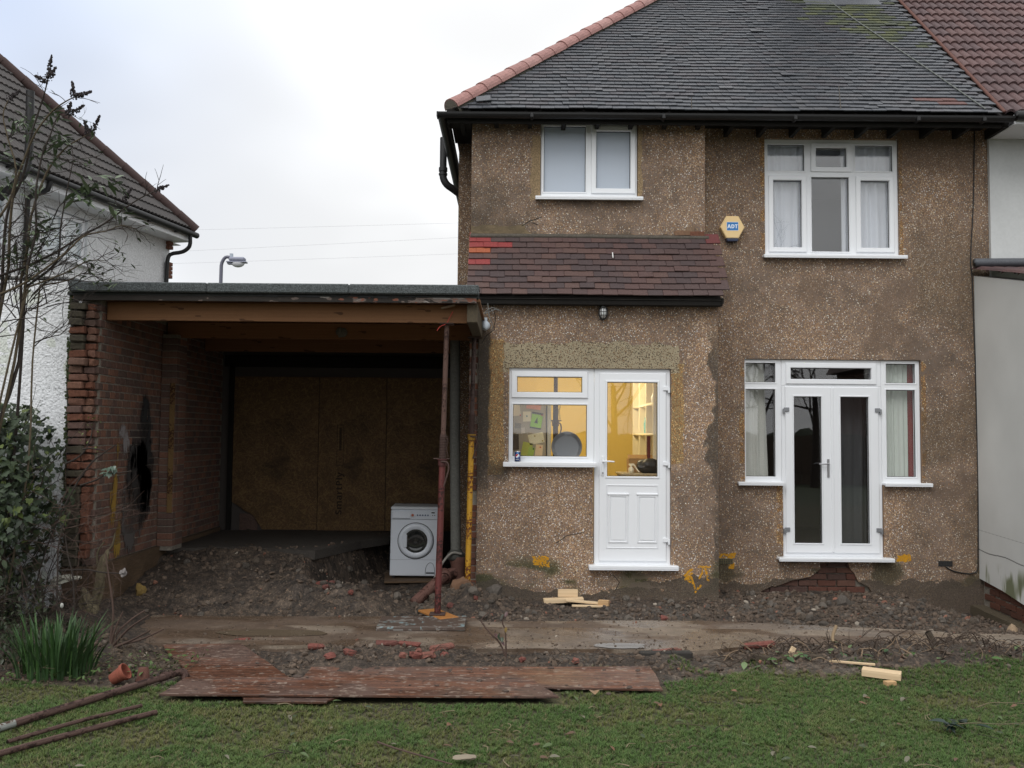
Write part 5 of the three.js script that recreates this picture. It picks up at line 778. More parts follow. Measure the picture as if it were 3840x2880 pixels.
// ------------------------------------------------------------------ timber and boards on the ground
{
  const plyT = tex(1024, 512, (i, j, u, v) => { const a = pf(u, v, 3, 4, 121, 14), b = pf(u, v, 10, 4, 123, 60), m = fbm(u * 7, v * 3, 4); let c = mix3([78, 54, 43], [142, 98, 74], sst(.3, .7, a * .4 + b * .6)); c = mix3(c, [100, 80, 70], .8 * sst(.46, .6, m + .1 * (fbm(u * 30, v * 22) - .5))); if (b > .74) c = mix3(c, [60, 40, 30], .6); const sk = pf(u, v, 60, 3, 127); if (sk > .7) c = [148, 132, 118]; else if (sk < .27) c = mix3(c, [52, 40, 34], .7); return c; }, [2.6, 1.2]);
  const plyR = tex(256, 256, (i, j, u, v) => grey(255 * lerp(.42, .9, sst(.35, .62, fbm(u * 6, v * 4, 4)))), [2.6, 1.2], true);
  const plyM = k => new THREE.MeshStandardMaterial({ map: plyT, color: C3(.68 * k, .65 * k, .66 * k), roughness: 1, roughnessMap: plyR, bumpMap: grainBump, bumpScale: .002 });
  const sheet = (lab, pts, y, k, t = .016) => { const g = poly(pts.map(p => [p[0], -p[1]]), t, .002).rotateX(-Math.PI / 2); const o = single('plywood_sheet', lab, 'board', g, plyM(k)); o.position.y = y; return o; };
  const jag = (pts, n = 6, a = .008) => { const out = []; reseed(Math.round(pts[0][0] * 100) + 900); pts.forEach((p, i) => { const q = pts[(i + 1) % pts.length]; for (let k = 0; k < n; k++) { const t = k / n; out.push([lerp(p[0], q[0], t) + (k ? rr(-a, a) : 0), lerp(p[1], q[1], t) + (k ? rr(-a, a) : 0)]); } }); return out; };
  sheet('long wet plywood sheet lying nearest the lawn', jag([[-2.33, 3.99], [.33, 3.96], [.16, 3.5], [-2.3, 3.56]]), .045, 1);
  sheet('plywood sheet overlapping the right end of the long one', jag([[-1.48, 3.6], [1.07, 3.69], [1.08, 3.05], [-1.5, 3.15]]), .024, 1.12);
  sheet('plywood sheet set at a slant from the path to the lawn', jag([[-2.88, 2.47], [-2.2, 3.62], [-1.5, 3.6], [-2.25, 2.4]]), .026, .95);
  sheet('strip of plywood poking out under the long sheet', jag([[-1.75, 4.06], [-1.2, 4.05], [-1.15, 3.9], [-1.8, 3.9]]), .022, .7);
  reseed(23); for (let i = 0; i < 26; i++) { const x = rr(-2.2, 1), z = rr(3.1, 3.95); const s = rr(.01, .03), o = single('mud_crumb', 'crumb of mud or leaf lying on the plywood', 'crumb', rock(s, s * .3, s * .7, 1, .3), M(.07, .05, .04, .9), 'crumbs on the plywood'); o.position.set(x, .066, z); o.rotation.y = rr(0, 6); }
  const pt = tex(512, 256, (i, j, u, v) => { const a = fbm(u * 9, v * 4, 4), b = pf(u, v, 4, 4, 141, 12); let c = mix3([62, 50, 44], [92, 78, 68], b); const w = fbm(u * 22 + 3, v * 16); if (a > .53 && w > .5) c = mix3(c, [138, 140, 138], .6); if (a > .6 && w > .48 && v < .6) c = mix3(c, [110, 140, 146], .6); return c; }, [.85, .5]);
  const pb = single('painted_plank', 'dark plank with flaking white and blue paint before the red prop', 'plank', cbox(.8, .04, .46, .006, .003), new THREE.MeshStandardMaterial({ map: pt, roughness: .6 })); pb.position.set(-.81, .055, 1.58); pb.rotation.set(.02, .02, .01);
  const sp = single('prop_sole_board', 'orange plywood sole board under the red prop', 'board', cbox(.2, .02, .5, .003), M(.42, .2, .06, .7, { map: woodMap() })); sp.position.set(-.69, .072, 1.24); sp.rotation.set(0, .52, 0);
  const ys = single('prop_foot_block', 'brick and mortar block under the foot of the yellow prop', 'block', cbox(.2, .2, .2, .02, .015), M(.2, .14, .1, .95, { map: grain, bumpMap: grainBump, bumpScale: .008 })); ys.position.set(-.45, .083, .14);
  const pine = M(.78, .66, .5, .75, { map: woodMap() }), pineE = M(.6, .43, .26, .8, { map: woodMap() });
  const off = (lab, w, h, d, x, y, z, ry, rz = 0, m = pine) => { const o = single('timber_offcut', lab, 'offcut', cbox(w, h, d, .002), m); o.position.set(x, y, z); o.rotation.set(0, ry, rz); };
  const b0 = gh(.6, .4);
  off('pale timber offcut at the bottom left of the pile by the wall', .42, .045, .09, .56, b0 + .05, .4, .08, .03); off('short pale block on top of the offcut pile', .21, .075, .045, .61, b0 + .115, .34, .03); off('long thin pale wedge sticking out of the pile', .42, .02, .06, .79, b0 + .05, .5, -.22, -.04); off('flat pale strip lowest in the pile', .36, .018, .05, .82, b0 + .02, .56, -.05); off('small squared block at the right end of the pile', .11, .06, .06, .97, b0 + .05, .55, -.3, 0, pineE);
  off('pale timber block lying at the lawn edge near the roots', .27, .05, .11, 2.77, .05, 3.25, -.45, -.02); off('thin pale splinter beside the timber block on the lawn', .34, .016, .02, 2.63, .075, 3.03, -.55, .05); off('small dark wood chip under the timber block', .08, .03, .05, 2.77, .02, 3.4, .3, 0, pineE); off('pale chip standing among the roots', .04, .09, .02, 2.26, .08, 2.72, .2, -.5);
}
// rusty tubes on the lawn
{
  const rm = M(.1, .055, .044, .8, { map: rustMap(), bumpMap: grainBump, bumpScale: .003 }), gm = M(.27, .29, .27, .6, { map: rustMap() });
  const p = thing('rusty_tube', 'thick rusty tube with an elbow end lying on the lawn', 'tube');
  part('shaft', tube([[-3.25, .05, 5.22], [-2.96, .05, 4.6]], .024, .024, 16), gm, p, 'pale galvanised end'); part('shaft', tube([[-2.962, .05, 4.605], [-2.43, .058, 3.48]], .0242, .0242, 16), rm, p); part('elbow', merge([tube([[-2.44, .058, 3.5], [-2.4, .06, 3.42], [-2.37, .05, 3.4], [-2.36, .01, 3.41]], .028, .028, 14), cyl(.032, .03, 0, 0, 0, 14).rotateX(Math.PI / 2 - .05).rotateY(-.44).translate(-2.455, .058, 3.52)]), rm, p);
  single('rusty_bar', 'short thin rusty bar between the two tubes on the lawn', 'bar', tube([[-2.84, .04, 4.9], [-2.6, .05, 4.55], [-2.36, .045, 4.2]], .013, .012, 12), rm); single('rusty_bar', 'long rusty bar nearest the lower left corner', 'bar', tube([[-3.0, .035, 5.4], [-2.55, .04, 4.76], [-2.22, .04, 4.32]], .019, .016, 12), rm);
  const pot = lathe([[0, .0], [.034, 0], [.046, .078], [.052, .08], [.053, .1], [.046, .1], [.043, .08], [.03, .008], [0, .008]], 26);
  const pm = [M(.36, .1, .06, .85, { map: grain }), M(.17, .07, .05, .9, { map: grain })];
  const a = single('flower_pot', 'orange clay flower pot tipped on its side on the lawn', 'pot', pot, pm[0]); a.position.set(-2.8, .055, 3.62); a.rotation.set(.5, .3, -1.1); a.scale.setScalar(1.15);
  const b = single('flower_pot', 'dull brown clay flower pot upside down by the tube elbow', 'pot', pot, pm[1]); b.position.set(-2.62, .115, 3.52); b.rotation.x = Math.PI;
}

// ------------------------------------------------------------------ vegetation
function leafGeo(L, W, fold = .15, bend = .2) { const P = [], n = 4, w = t => W / 2 * Math.sin(Math.PI * Math.pow(t, .8)) , at = (t, s) => [s * w(t), fold * Math.abs(s) * w(t) - bend * L * t * t, L * t]; for (let i = 0; i < n; i++) { const a = i / n, b = (i + 1) / n; for (const s of [-1, 1]) { const A = at(a, 0), B = at(b, 0), Cc = at(b, s), D = at(a, s); if (s > 0) P.push(...A, ...B, ...Cc, ...A, ...Cc, ...D); else P.push(...A, ...Cc, ...B, ...A, ...D, ...Cc); } } return tris(P); }
function ivyGeo(L) { const o = [[0, 0], [.32, -.1], [.5, .1], [.36, .32], [.42, .55], [.2, .6], [0, 1], [-.2, .6], [-.42, .55], [-.36, .32], [-.5, .1], [-.32, -.1]].map(p => [p[0] * L, 0.06 * L * Math.abs(p[0]) * 6 * .1, p[1] * L]), P = [], c = [0, .05 * L, .3 * L]; for (let i = 0; i < 12; i++) P.push(...c, ...o[(i + 1) % 12], ...o[i]); return tris(P); }
const leafM = (r, g, b, ro = .5) => new THREE.MeshPhysicalMaterial({ color: C3(r, g, b), roughness: ro, transmission: .08, thickness: 0, side: THREE.DoubleSide });
const barkM = M(.13, .1, .06, .9, { map: grain }), barkD = M(.05, .037, .03, .9, { map: grain }), barkR = M(.078, .048, .037, .9);
function twigs(out, p, dir, len, r, depth, spread, drop = 0, tips) {
  const n = 3, pts = [p.slice()]; let d = dir.slice(), q = p.slice();
  for (let i = 0; i < n; i++) { d = [d[0] + rr(-.25, .25), d[1] + rr(-.2, .2) - drop, d[2] + rr(-.25, .25)]; const l = Math.hypot(...d); d = d.map(v => v / l); q = q.map((v, k) => v + d[k] * len / n); pts.push(q.slice()); }
  out.push(tube(pts, r, r * .6, depth > 2 ? 6 : 4, n, false)); if (tips) tips.push([q, d]);
  if (depth > 0) { const m = depth > 3 ? 3 : 2 + (rnd() < .4 ? 1 : 0); for (let i = 0; i < m; i++) { const nd = [d[0] + rr(-spread, spread), d[1] + rr(-spread, spread), d[2] + rr(-spread, spread)]; twigs(out, i ? pts[1 + Math.floor(rr(0, n))] : q, nd, len * rr(.6, .85), r * .62, depth - 1, spread, drop, tips); } }
}
function addLeaf(parent, g, m, p, yaw, pitch, roll, s) { const o = part('leaf', g, m, parent); o.position.set(...p); o.rotation.set(pitch, yaw, roll, 'YXZ'); o.scale.setScalar(s); return o; }
{ // tall shrub on the left with dead flower spikes
  reseed(311);
  const t = thing('buddleia_shrub', 'tall straggly shrub with dead flower spikes on the left', 'shrub', [0, 0, 0]);
  const S = [[[-4.47, 3.09, 2.2], [-4.46, 3.43, 2.22], [-4.42, 3.74, 2.24], [-4.3, 3.98, 2.27], [-4.24, 4.19, 2.29], [-4.22, 4.32, 2.31], [-4.12, 4.65, 2.33], [-4.08, 4.73, 2.36], [-4.04, 4.87, 2.38]], [[-4.42, 3.24, 2.2], [-4.4, 3.61, 2.24], [-4.35, 3.92, 2.28], [-4.26, 4.16, 2.31], [-4.15, 4.38, 2.35], [-3.99, 4.56, 2.39], [-3.86, 4.63, 2.43], [-3.77, 4.66, 2.46]], [[-4.31, 3.12, 2.2], [-4.27, 3.37, 2.19], [-4.25, 3.69, 2.18], [-4.14, 4.08, 2.16], [-4.06, 4.22, 2.15], [-3.97, 4.33, 2.14], [-3.88, 4.4, 2.12], [-3.78, 4.46, 2.11]], [[-4.51, 3.1, 2.3], [-4.45, 3.14, 2.28], [-4.22, 3.24, 2.25], [-3.99, 3.37, 2.22], [-3.81, 3.5, 2.2], [-3.6, 3.63, 2.18], [-3.42, 3.79, 2.15], [-3.29, 3.89, 2.12], [-3.18, 3.95, 2.1]], [[-4.38, 2.96, 2.4], [-4.22, 3.05, 2.36], [-4.07, 3.18, 2.31], [-3.88, 3.36, 2.27], [-3.75, 3.51, 2.23], [-3.58, 3.56, 2.19], [-3.47, 3.62, 2.14], [-3.36, 3.6, 2.1]], [[-4.19, 3.04, 2.3], [-3.91, 3.17, 2.25], [-3.75, 3.28, 2.2], [-3.67, 3.31, 2.15], [-3.61, 3.31, 2.1]], [[-4.32, 3.07, 2.1], [-4.04, 3.28, 2.14], [-3.99, 3.4, 2.18], [-3.97, 3.56, 2.22], [-3.91, 3.86, 2.26], [-3.84, 4.16, 2.3]], [[-4.14, 3.07, 2.2], [-3.93, 3.13, 2.13], [-3.84, 3.2, 2.07], [-3.8, 3.22, 2.0]], [[-4.45, 3.57, 2.4], [-4.33, 3.76, 2.4], [-4.28, 4.04, 2.4], [-4.36, 4.31, 2.4], [-4.41, 4.53, 2.4], [-4.37, 4.65, 2.4]], [[-4.2, 3.23, 2.3], [-4.13, 3.53, 2.32], [-4.14, 3.84, 2.33], [-4.08, 4.21, 2.35], [-4.02, 4.33, 2.37], [-3.93, 4.54, 2.38], [-3.83, 4.53, 2.4]]];
  const tw = [];
  S.forEach((s, i) => {
    const r0 = [.014, .013, .013, .013, .011, .008, .011, .007, .011, .011][i]; part('branch', tube(s, r0, r0 * .35, 7), i % 3 ? barkM : barkD, t);
    const root = [-4.55 + (i % 4) * .09, .05, 2.3 + (i % 3) * .1], mid = [lerp(root[0], s[0][0], .5) + rr(-.12, .12), 1.5, lerp(root[2], s[0][2], .5) + rr(-.1, .1)], m2 = [lerp(root[0], s[0][0], .8) + rr(-.1, .1), 2.4, lerp(root[2], s[0][2], .8)]; part('stem', tube([root, mid, m2, s[0]], r0 * 1.4, r0, 7), i % 2 ? barkM : barkD, t);
    for (let k = 1; k < s.length; k++) if (rnd() < .8) twigs(tw, s[k], [rr(-.6, .9), rr(-.3, .6), rr(-.5, .5)], rr(.08, .2), .004, 1, .7);
  });
  for (let i = 0; i < 30; i++) twigs(tw, [rr(-4.6, -4.05), rr(2.5, 3.6), rr(2.0, 2.5)], [rr(-.4, .9), rr(.1, .8), rr(-.3, .3)], rr(.2, .36), .006, 2, .6);
  const tips = []; for (let i = 0; i < 46; i++) { const s = S[Math.floor(rr(0, S.length))], k = 1 + Math.floor(rr(0, s.length - 1)); twigs(tw, s[k], [rr(-.5, 1), rr(-.5, .6), rr(-.5, .4)], rr(.1, .22), .0034, 2, .8, 0, tips); }
  for (let i = 0; i < 34; i++) twigs(tw, [rr(-4.7, -4.1), rr(2.6, 3.5), rr(1.9, 2.5)], [rr(.1, 1), rr(-.05, .7), rr(-.3, .3)], rr(.2, .4), .005, 2, .55, 0, tips);
  part('twigs', merge(tw), barkD, t).userData.kind = 'stuff';
  { const lv = [], g0 = leafGeo(.06, .02); for (const [p, d] of tips) if (rnd() < .22) for (let k = 0; k < 2; k++) { const o = new THREE.Object3D(); o.position.set(p[0] + rr(-.02, .02), p[1] + rr(-.02, .02), p[2] + rr(-.02, .02)); o.rotation.set(rr(-1, .8), rr(0, 6.28), rr(-.6, .6), 'YXZ'); o.scale.setScalar(rr(.6, 1.3)); o.updateMatrix(); lv.push(g0.clone().applyMatrix4(o.matrix)); } part('leaves', merge(lv), leafM(.06, .09, .04, .7), t).userData.kind = 'stuff'; }
  const lg = [leafGeo(.1, .024), leafGeo(.075, .02), leafGeo(.12, .03)], lm = [leafM(.09, .135, .06), leafM(.12, .16, .09), leafM(.06, .095, .04)];
  for (const [x, y] of [[-4.09, 4.59], [-4.07, 4.33], [-4.26, 4.52], [-3.77, 3.88], [-3.46, 3.75], [-4.13, 3.66], [-4.2, 3.93], [-3.69, 3.97], [-4.12, 4.17], [-4.5, 4.23], [-4.23, 3.38], [-4.12, 3.51], [-3.51, 3.98], [-4.02, 4.4], [-4.38, 4.45], [-4.43, 3.94], [-4.2, 3.52], [-3.75, 3.84], [-4.35, 3.3]]) for (let k = 0; k < 15; k++) addLeaf(t, lg[k % 3], lm[Math.floor(rr(0, 3))], [x + rr(-.07, .07), y + rr(-.06, .06), 2.2 + rr(-.08, .1)], rr(0, 6.28), rr(-.9, .7), rr(-.6, .6), rr(.9, 1.5));
  const sp = M(.035, .028, .03, .95);
  for (const [b, d, L0] of [[[-4.04, 4.87, 2.38], [.1, 1, 0], .17], [[-4.04, 4.86, 2.38], [.55, .8, 0], .1], [[-4.06, 4.82, 2.38], [-.9, .5, 0], .1], [[-3.77, 4.66, 2.46], [1, .35, 0], .14], [[-3.78, 4.66, 2.46], [-.1, 1, 0], .12], [[-3.78, 4.46, 2.11], [.45, 1, 0], .16], [[-3.8, 4.45, 2.11], [-.4, 1, 0], .12], [[-3.83, 4.53, 2.4], [.9, .6, 0], .13], [[-3.85, 4.53, 2.4], [.2, 1, 0], .1], [[-3.18, 3.95, 2.1], [1, .5, 0], .1], [[-4.37, 4.65, 2.4], [.7, .6, 0], .12], [[-3.47, 3.85, 2.1], [.5, 1, 0], .12]]) {
    const L = L0 * 1.1, q = [], l = Math.hypot(...d), D = d.map(v => v / l); for (let k = 0; k < 90; k++) { const f = k / 90, w = .021 * (1 - f) + .004, s = rr(.004, .009); q.push(rock(s, s * 1.3, s, 0).translate(b[0] + D[0] * L * f + rr(-w, w), b[1] + D[1] * L * f + rr(-w, w), b[2] + rr(-w, w))); } q.push(tube([b, b.map((v, k) => v + D[k] * L)], .003, .002, 4)); part('flower_spike', merge(q), sp, t);
  }
}
{ // ivy bush against the white wall
  reseed(77); const t = thing('ivy_bush', 'dark green ivy bush against the white roughcast wall', 'bush'), tw = [], g = [ivyGeo(.06), ivyGeo(.075), leafGeo(.07, .035)], lm = [leafM(.022, .04, .014, .65), leafM(.032, .053, .018, .65), leafM(.014, .026, .01, .6), leafM(.08, .11, .02, .7)], all = [];
  for (let i = 0; i < 24; i++) twigs(tw, [rr(-5.1, -4.1), rr(.1, 1.4), rr(1.7, 2.3)], [rr(-.5, .8), rr(.3, 1), rr(-.3, .4)], rr(.3, .55), .007, 2, .7);
  part('stems', merge(tw), barkD, t).userData.kind = 'stuff';
  const inside = () => { for (; ;) { const x = rr(-5.6, -3.9), y = rr(.1, 2.05), z = rr(1.55, 2.75); const top = 1.95 + .25 * fbm(x * 3, z * 3, 2) - 1.1 * sst(-4.35, -3.9, x), right = -3.95 - .22 * sst(1.2, .5, y) + .25 * (fbm(y * 3, z * 3, 3) - .5); if (y > top || x > right || z > 2.7 - .5 * sst(1.3, 2.1, y)) continue; if (fbm(x * 4 + 9, y * 4 + z * 3, 3) < .4) continue; return [x, y, z]; } };
  for (let i = 0; i < 6800; i++) { const p = inside(); all.push({ p, k: p[2] * 1.2 + p[0] }); }
  all.sort((a, b) => b.k - a.k); const bulk = [[], [], [], []];
  all.forEach((e, i) => { const gi = Math.floor(rr(0, 3)), mi = rnd() < .08 ? 3 : Math.floor(rr(0, 3)), yaw = rr(-1.5, 1.5), pi = rr(.1, 1.3), ro = rr(-.6, .6), s = rr(.7, 1.25); if (i < 290) addLeaf(t, g[gi], lm[mi], e.p, yaw, pi, ro, s); else { const o = new THREE.Object3D(); o.position.set(...e.p); o.rotation.set(pi, yaw, ro, 'YXZ'); o.scale.setScalar(s); o.updateMatrix(); bulk[mi].push(g[gi].clone().applyMatrix4(o.matrix)); } });
  bulk.forEach((b, i) => { if (b.length) part('leaves', merge(b), lm[i], t).userData.kind = 'stuff'; });
}
{ // bramble and dead twigs at the foot
  reseed(205); const t = thing('bramble_tangle', 'tangle of bare bramble stems at the foot of the garage wall', 'bramble');
  for (const s of [[[-3.84, 1.36, 2], [-3.72, 1.53, 2], [-3.62, 1.61, 2], [-3.52, 1.68, 2]], [[-3.81, 1.64, 2], [-3.75, 1.65, 2], [-3.67, 1.64, 2], [-3.61, 1.63, 2]], [[-3.82, 1.32, 2], [-3.68, 1.37, 2], [-3.61, 1.41, 2], [-3.37, 1.45, 2]], [[-3.96, 1.51, 2], [-3.86, 1.56, 2], [-3.79, 1.63, 2], [-3.74, 1.75, 2], [-3.73, 1.83, 2]], [[-3.84, 1.36, 2], [-3.95, 1.1, 2.05], [-4.1, .6, 2.1], [-4.15, .1, 2.15]], [[-3.8, .05, 2.4], [-3.8, .6, 2.4], [-3.8, .86, 2.4], [-3.73, 1.12, 2.4]], [[-3.64, .05, 2.4], [-3.67, .57, 2.4], [-3.72, .76, 2.4], [-3.75, .93, 2.4]], [[-3.9, .6, 2.2], [-3.64, .61, 2.2], [-3.53, .59, 2.2], [-3.34, .58, 2.2]]]) part('stem', tube(s, .009, .005, 6), barkD, t);
  const tw = []; for (let i = 0; i < 46; i++) twigs(tw, [rr(-4.4, -3.75), rr(.25, 1.15), rr(1.75, 2.45)], [rr(-.2, 1), rr(-.3, .7), rr(-.3, .4)], rr(.18, .4), .0032, 2, .8); part('twigs', merge(tw), barkR, t).userData.kind = 'stuff';
  for (let k = 0; k < 10; k++) addLeaf(t, ivyGeo(.06), leafM(.09, .13, .1, .35), [-3.56 + rr(-.05, .05), 1.45 + rr(-.03, .05), 2 + rr(-.03, .03)], rr(-1, 1), rr(.2, 1.2), rr(-.5, .5), 1);
  for (let k = 0; k < 26; k++) addLeaf(t, leafGeo(.03, .014), leafM(.13, .2, .04), [rr(-3.85, -3.65), rr(1.6, 1.95), 2 + rr(-.05, .05)], rr(0, 6), rr(-.5, 1), rr(-.5, .5), 1);
  single('pale_seed_head', 'round grey seed head on a thin stalk near the garage footing', 'seed head', rock(.03, .03, .028, 3, .7).translate(-3.33, .585, 2.2), M(.17, .155, .15, .95));
  single('pale_torn_root', 'pale torn root stump in front of the brick wall end', 'stump', merge([rock(.045, .24, .03, 3, .9).rotateZ(-.22).translate(-3.74, .4, 1.75), rock(.05, .1, .04, 3, .9).rotateZ(.5).translate(-3.82, .24, 1.78), tube([[-3.71, .5, 1.75], [-3.7, .66, 1.74], [-3.62, .76, 1.77], [-3.59, .88, 1.78]], .02, .007, 6), tube([[-3.74, .52, 1.75], [-3.75, .7, 1.77], [-3.69, .8, 1.77]], .014, .006, 6)]), M(.2, .165, .1, .95, { map: grain, bumpMap: grainBump, bumpScale: .01 }));
  single('white_torn_bag', 'torn white plastic rag caught under the brambles', 'rag', rock(.1, .035, .06, 3, 1.1).rotateZ(.15).translate(-4.02, .47, 1.85), M(.4, .39, .33, .7));
}
{ // dark undergrowth at the left edge
  reseed(88); const tw = [], lv = [], lg = leafGeo(.06, .026); for (let i = 0; i < 90; i++) twigs(tw, [rr(-5.2, -3.7), rr(.02, .4), rr(2.2, 3.3)], [rr(-.6, .9), rr(.1, 1), rr(-.5, .6)], rr(.15, .35), .0045, 2, .9);
  for (let i = 0; i < 2600; i++) { const o = new THREE.Object3D(); const x = rr(-5.3, -3.6); o.position.set(x, rr(.03, .75) * sst(-3.4, -4.3, x) + .03, rr(2.2, 3.3)); o.rotation.set(rr(-.5, 1.2), rr(0, 6), rr(-.5, .5), 'YXZ'); o.scale.setScalar(rr(.5, 1.1)); o.updateMatrix(); lv.push(lg.clone().applyMatrix4(o.matrix)); }
  const t = thing('undergrowth', 'dark twiggy undergrowth below the ivy bush', 'undergrowth'); part('twigs', merge(tw), barkD, t).userData.kind = 'stuff'; part('leaves', merge(lv), leafM(.03, .04, .018), t).userData.kind = 'stuff';
  const wd = thing('ground_weeds', 'low green weeds and dead stems around the flower pots', 'weeds'), w2 = [], l2 = []; for (let i = 0; i < 40; i++) twigs(w2, [rr(-3.6, -2.3), .04, rr(2.9, 3.6)], [rr(-1, 1), rr(0, .35), rr(-.5, .5)], rr(.1, .25), .003, 1, .6); for (let i = 0; i < 330; i++) { const o = new THREE.Object3D(); o.position.set(rr(-3.6, -2.35), .05 + rr(0, .06), rr(2.85, 3.65)); o.rotation.set(rr(-.4, .6), rr(0, 6), rr(-.4, .4), 'YXZ'); o.scale.setScalar(rr(.5, 1)); o.updateMatrix(); l2.push(leafGeo(.05, .025).applyMatrix4(o.matrix)); } part('stems', merge(w2), barkM, wd).userData.kind = 'stuff'; part('leaves', merge(l2), leafM(.07, .12, .03), wd).userData.kind = 'stuff';
}
{ // strap leaved clump
  reseed(19); const t = thing('daffodil_clump', 'clump of long green strap leaves at the lawn corner', 'plant', [-3.3, .03, 3.42]), lm = [leafM(.025, .07, .015, .6), leafM(.036, .09, .018, .6), leafM(.018, .05, .013, .6)];
  for (let i = 0; i < 210; i++) { const a = rr(0, 6.28), R = .24 * Math.sqrt(rnd()), x = Math.cos(a) * R * 1.2, z = Math.sin(a) * R * .8, L = rr(.26, .5), lean = rr(.05, .55) * (.4 + R / .24), w = rr(.006, .0095), P = [], n = 5; const ca = Math.cos(a + rr(-.7, .7)), sa = Math.sin(a + rr(-.7, .7)), at = (f, s) => { const o = lean * L * Math.pow(f, 1.7), ww = w * (1 - Math.pow(f, 4)) * s; return [x + ca * o - sa * ww, L * f * (1 - .25 * lean * f), z + sa * o + ca * ww]; }; for (let k = 0; k < n; k++) { const f = k / n, h = (k + 1) / n; P.push(...at(f, -1), ...at(f, 1), ...at(h, 1), ...at(f, -1), ...at(h, 1), ...at(h, -1)); } part('leaf', tris(P), lm[i % 3], t); }
  single('white_flower_bud', 'single white flower bud above the strap leaves', 'flower', rock(.012, .02, .012, 1, .1).translate(-3.42, .47, 3.1), M(.35, .35, .32, .8));
}
{ // cut shrub stems beside the plywood
  const t = thing('cut_shrub', 'cut back shrub of thin brown stems beside the slanted plywood', 'shrub', [0, 0, 0]);
  for (const s of [[[-3.27, 0, 2.57], [-3.26, .16, 2.57], [-3.25, .32, 2.57], [-3.3, .63, 2.57], [-3.33, .8, 2.57]], [[-3.27, .02, 2.57], [-3.24, .16, 2.57], [-3.17, .33, 2.57]], [[-3.26, .03, 2.57], [-3.08, .21, 2.67], [-2.88, .34, 2.77]], [[-3.25, .05, 2.57], [-2.99, .12, 2.67], [-2.76, .23, 2.77]], [[-3.26, .05, 2.57], [-3.23, .14, 2.54], [-3.13, .25, 2.5], [-3.03, .32, 2.47]], [[-3.25, .03, 2.57], [-3.05, .12, 2.72], [-2.83, .24, 2.87]]]) part('stem', tube(s, .013, .005, 7), barkR, t);
  const r = thing('rose_stem', 'small leafy rose stem standing by the path edge', 'plant'); for (const s of [[[-.02, .0, 2.75], [-.08, .14, 2.75], [-.15, .21, 2.75], [-.21, .28, 2.75], [-.23, .32, 2.75], [-.17, .38, 2.75]], [[-.03, .0, 2.75], [-.03, .11, 2.75], [-.04, .25, 2.75], [-.06, .3, 2.75], [-.04, .37, 2.75]]]) part('stem', tube(s, .008, .004, 7), barkR, r);
  reseed(41); const ms = [leafM(.035, .055, .03), leafM(.08, .035, .035), leafM(.06, .065, .05), leafM(.2, .13, .03)]; [[-.1, .2], [-.07, .16], [-.11, .25], [-.03, .27], [-.08, .22], [-.02, .39], [-.05, .37], [-.04, .31], [-.06, .19], [-.12, .22]].forEach(([x, y], i) => addLeaf(r, leafGeo(.06, .034), ms[i % 4], [x, y, 2.76], rr(-1.5, 1.5), rr(.2, 1.3), rr(-.5, .5), rr(.7, 1.1)));
}
{ // pulled roots along the right
  reseed(505); const tw = [], wd = []; for (let i = 0; i < 190; i++) { const x = rr(1.7, 4.9), z = rr(2.35, 2.95), n = 4, pts = [[x, gh(x, z) + .01, z]]; let a = rr(0, 6.28), h = rr(.01, .09); for (let k = 1; k <= n; k++) { a += rr(-.9, .9); const l = rr(.03, .085), q = pts[k - 1]; pts.push([q[0] + Math.cos(a) * l, Math.max(.01, gh(q[0], q[2]) + h * Math.sin(k / n * 3.1) + rr(0, .03)), q[2] + Math.sin(a) * l * .6]); } (rnd() < .86 ? tw : wd).push(tube(pts, rr(.0025, .008), .002, 5)); }
  for (let i = 0; i < 20; i++) twigs(tw, [rr(1.9, 4.9), .03, rr(2.3, 2.9)], [rr(-.8, .8), rr(.2, 1), rr(-.3, .3)], rr(.1, .22), .004, 1, .7);
  const t = thing('root_tangle', 'tangle of pulled roots and stems along the right of the path', 'roots'); part('roots', merge(tw), M(.09, .062, .044, .9, { map: grain }), t).userData.kind = 'stuff'; part('pale_roots', merge(wd), M(.2, .14, .09, .85), t).userData.kind = 'stuff';
  part('thick_root', tube([[2.75, .22, 2.35], [2.7, .12, 2.4], [2.72, .04, 2.5], [2.85, .03, 2.65]], .014, .012, 8), M(.24, .17, .1, .85), t);
  for (const [lab, a, b, r] of [['short sawn log end among the roots', [1.92, .05, 2.78], [2.06, .05, 2.86], .035], ['dark rotten log piece right of the sawn end', [2.3, .06, 2.75], [2.5, .04, 2.84], .04], ['upright stump piece on the path edge at the right', [3.62, .02, 2.3], [3.55, .16, 2.28], .03]]) single('log_piece', lab, 'log', tube([a, b], r, r * .9, 9), M(.1, .075, .05, .95, { map: grain, bumpMap: grainBump, bumpScale: .008 }));
  reseed(61); const lm = [leafM(.06, .13, .03), leafM(.13, .19, .08), leafM(.04, .09, .03)]; for (let i = 0; i < 30; i++) { const x = rr(1.5, 4.6), z = rr(2.4, 3.05), o = single('green_leaf', ['mid', 'pale', 'dark'][i % 3] + ' green leaf ' + (x < 2.5 ? 'left of the timber block' : x < 3.5 ? 'behind the timber block' : 'right of the timber block') + ' among the roots', 'leaf', leafGeo(.09, .05), lm[i % 3], 'green leaves among the roots'); o.position.set(x, gh(x, z) + .035, z); o.rotation.set(rr(-.3, .4), rr(0, 6), rr(-.3, .3), 'YXZ'); }
}
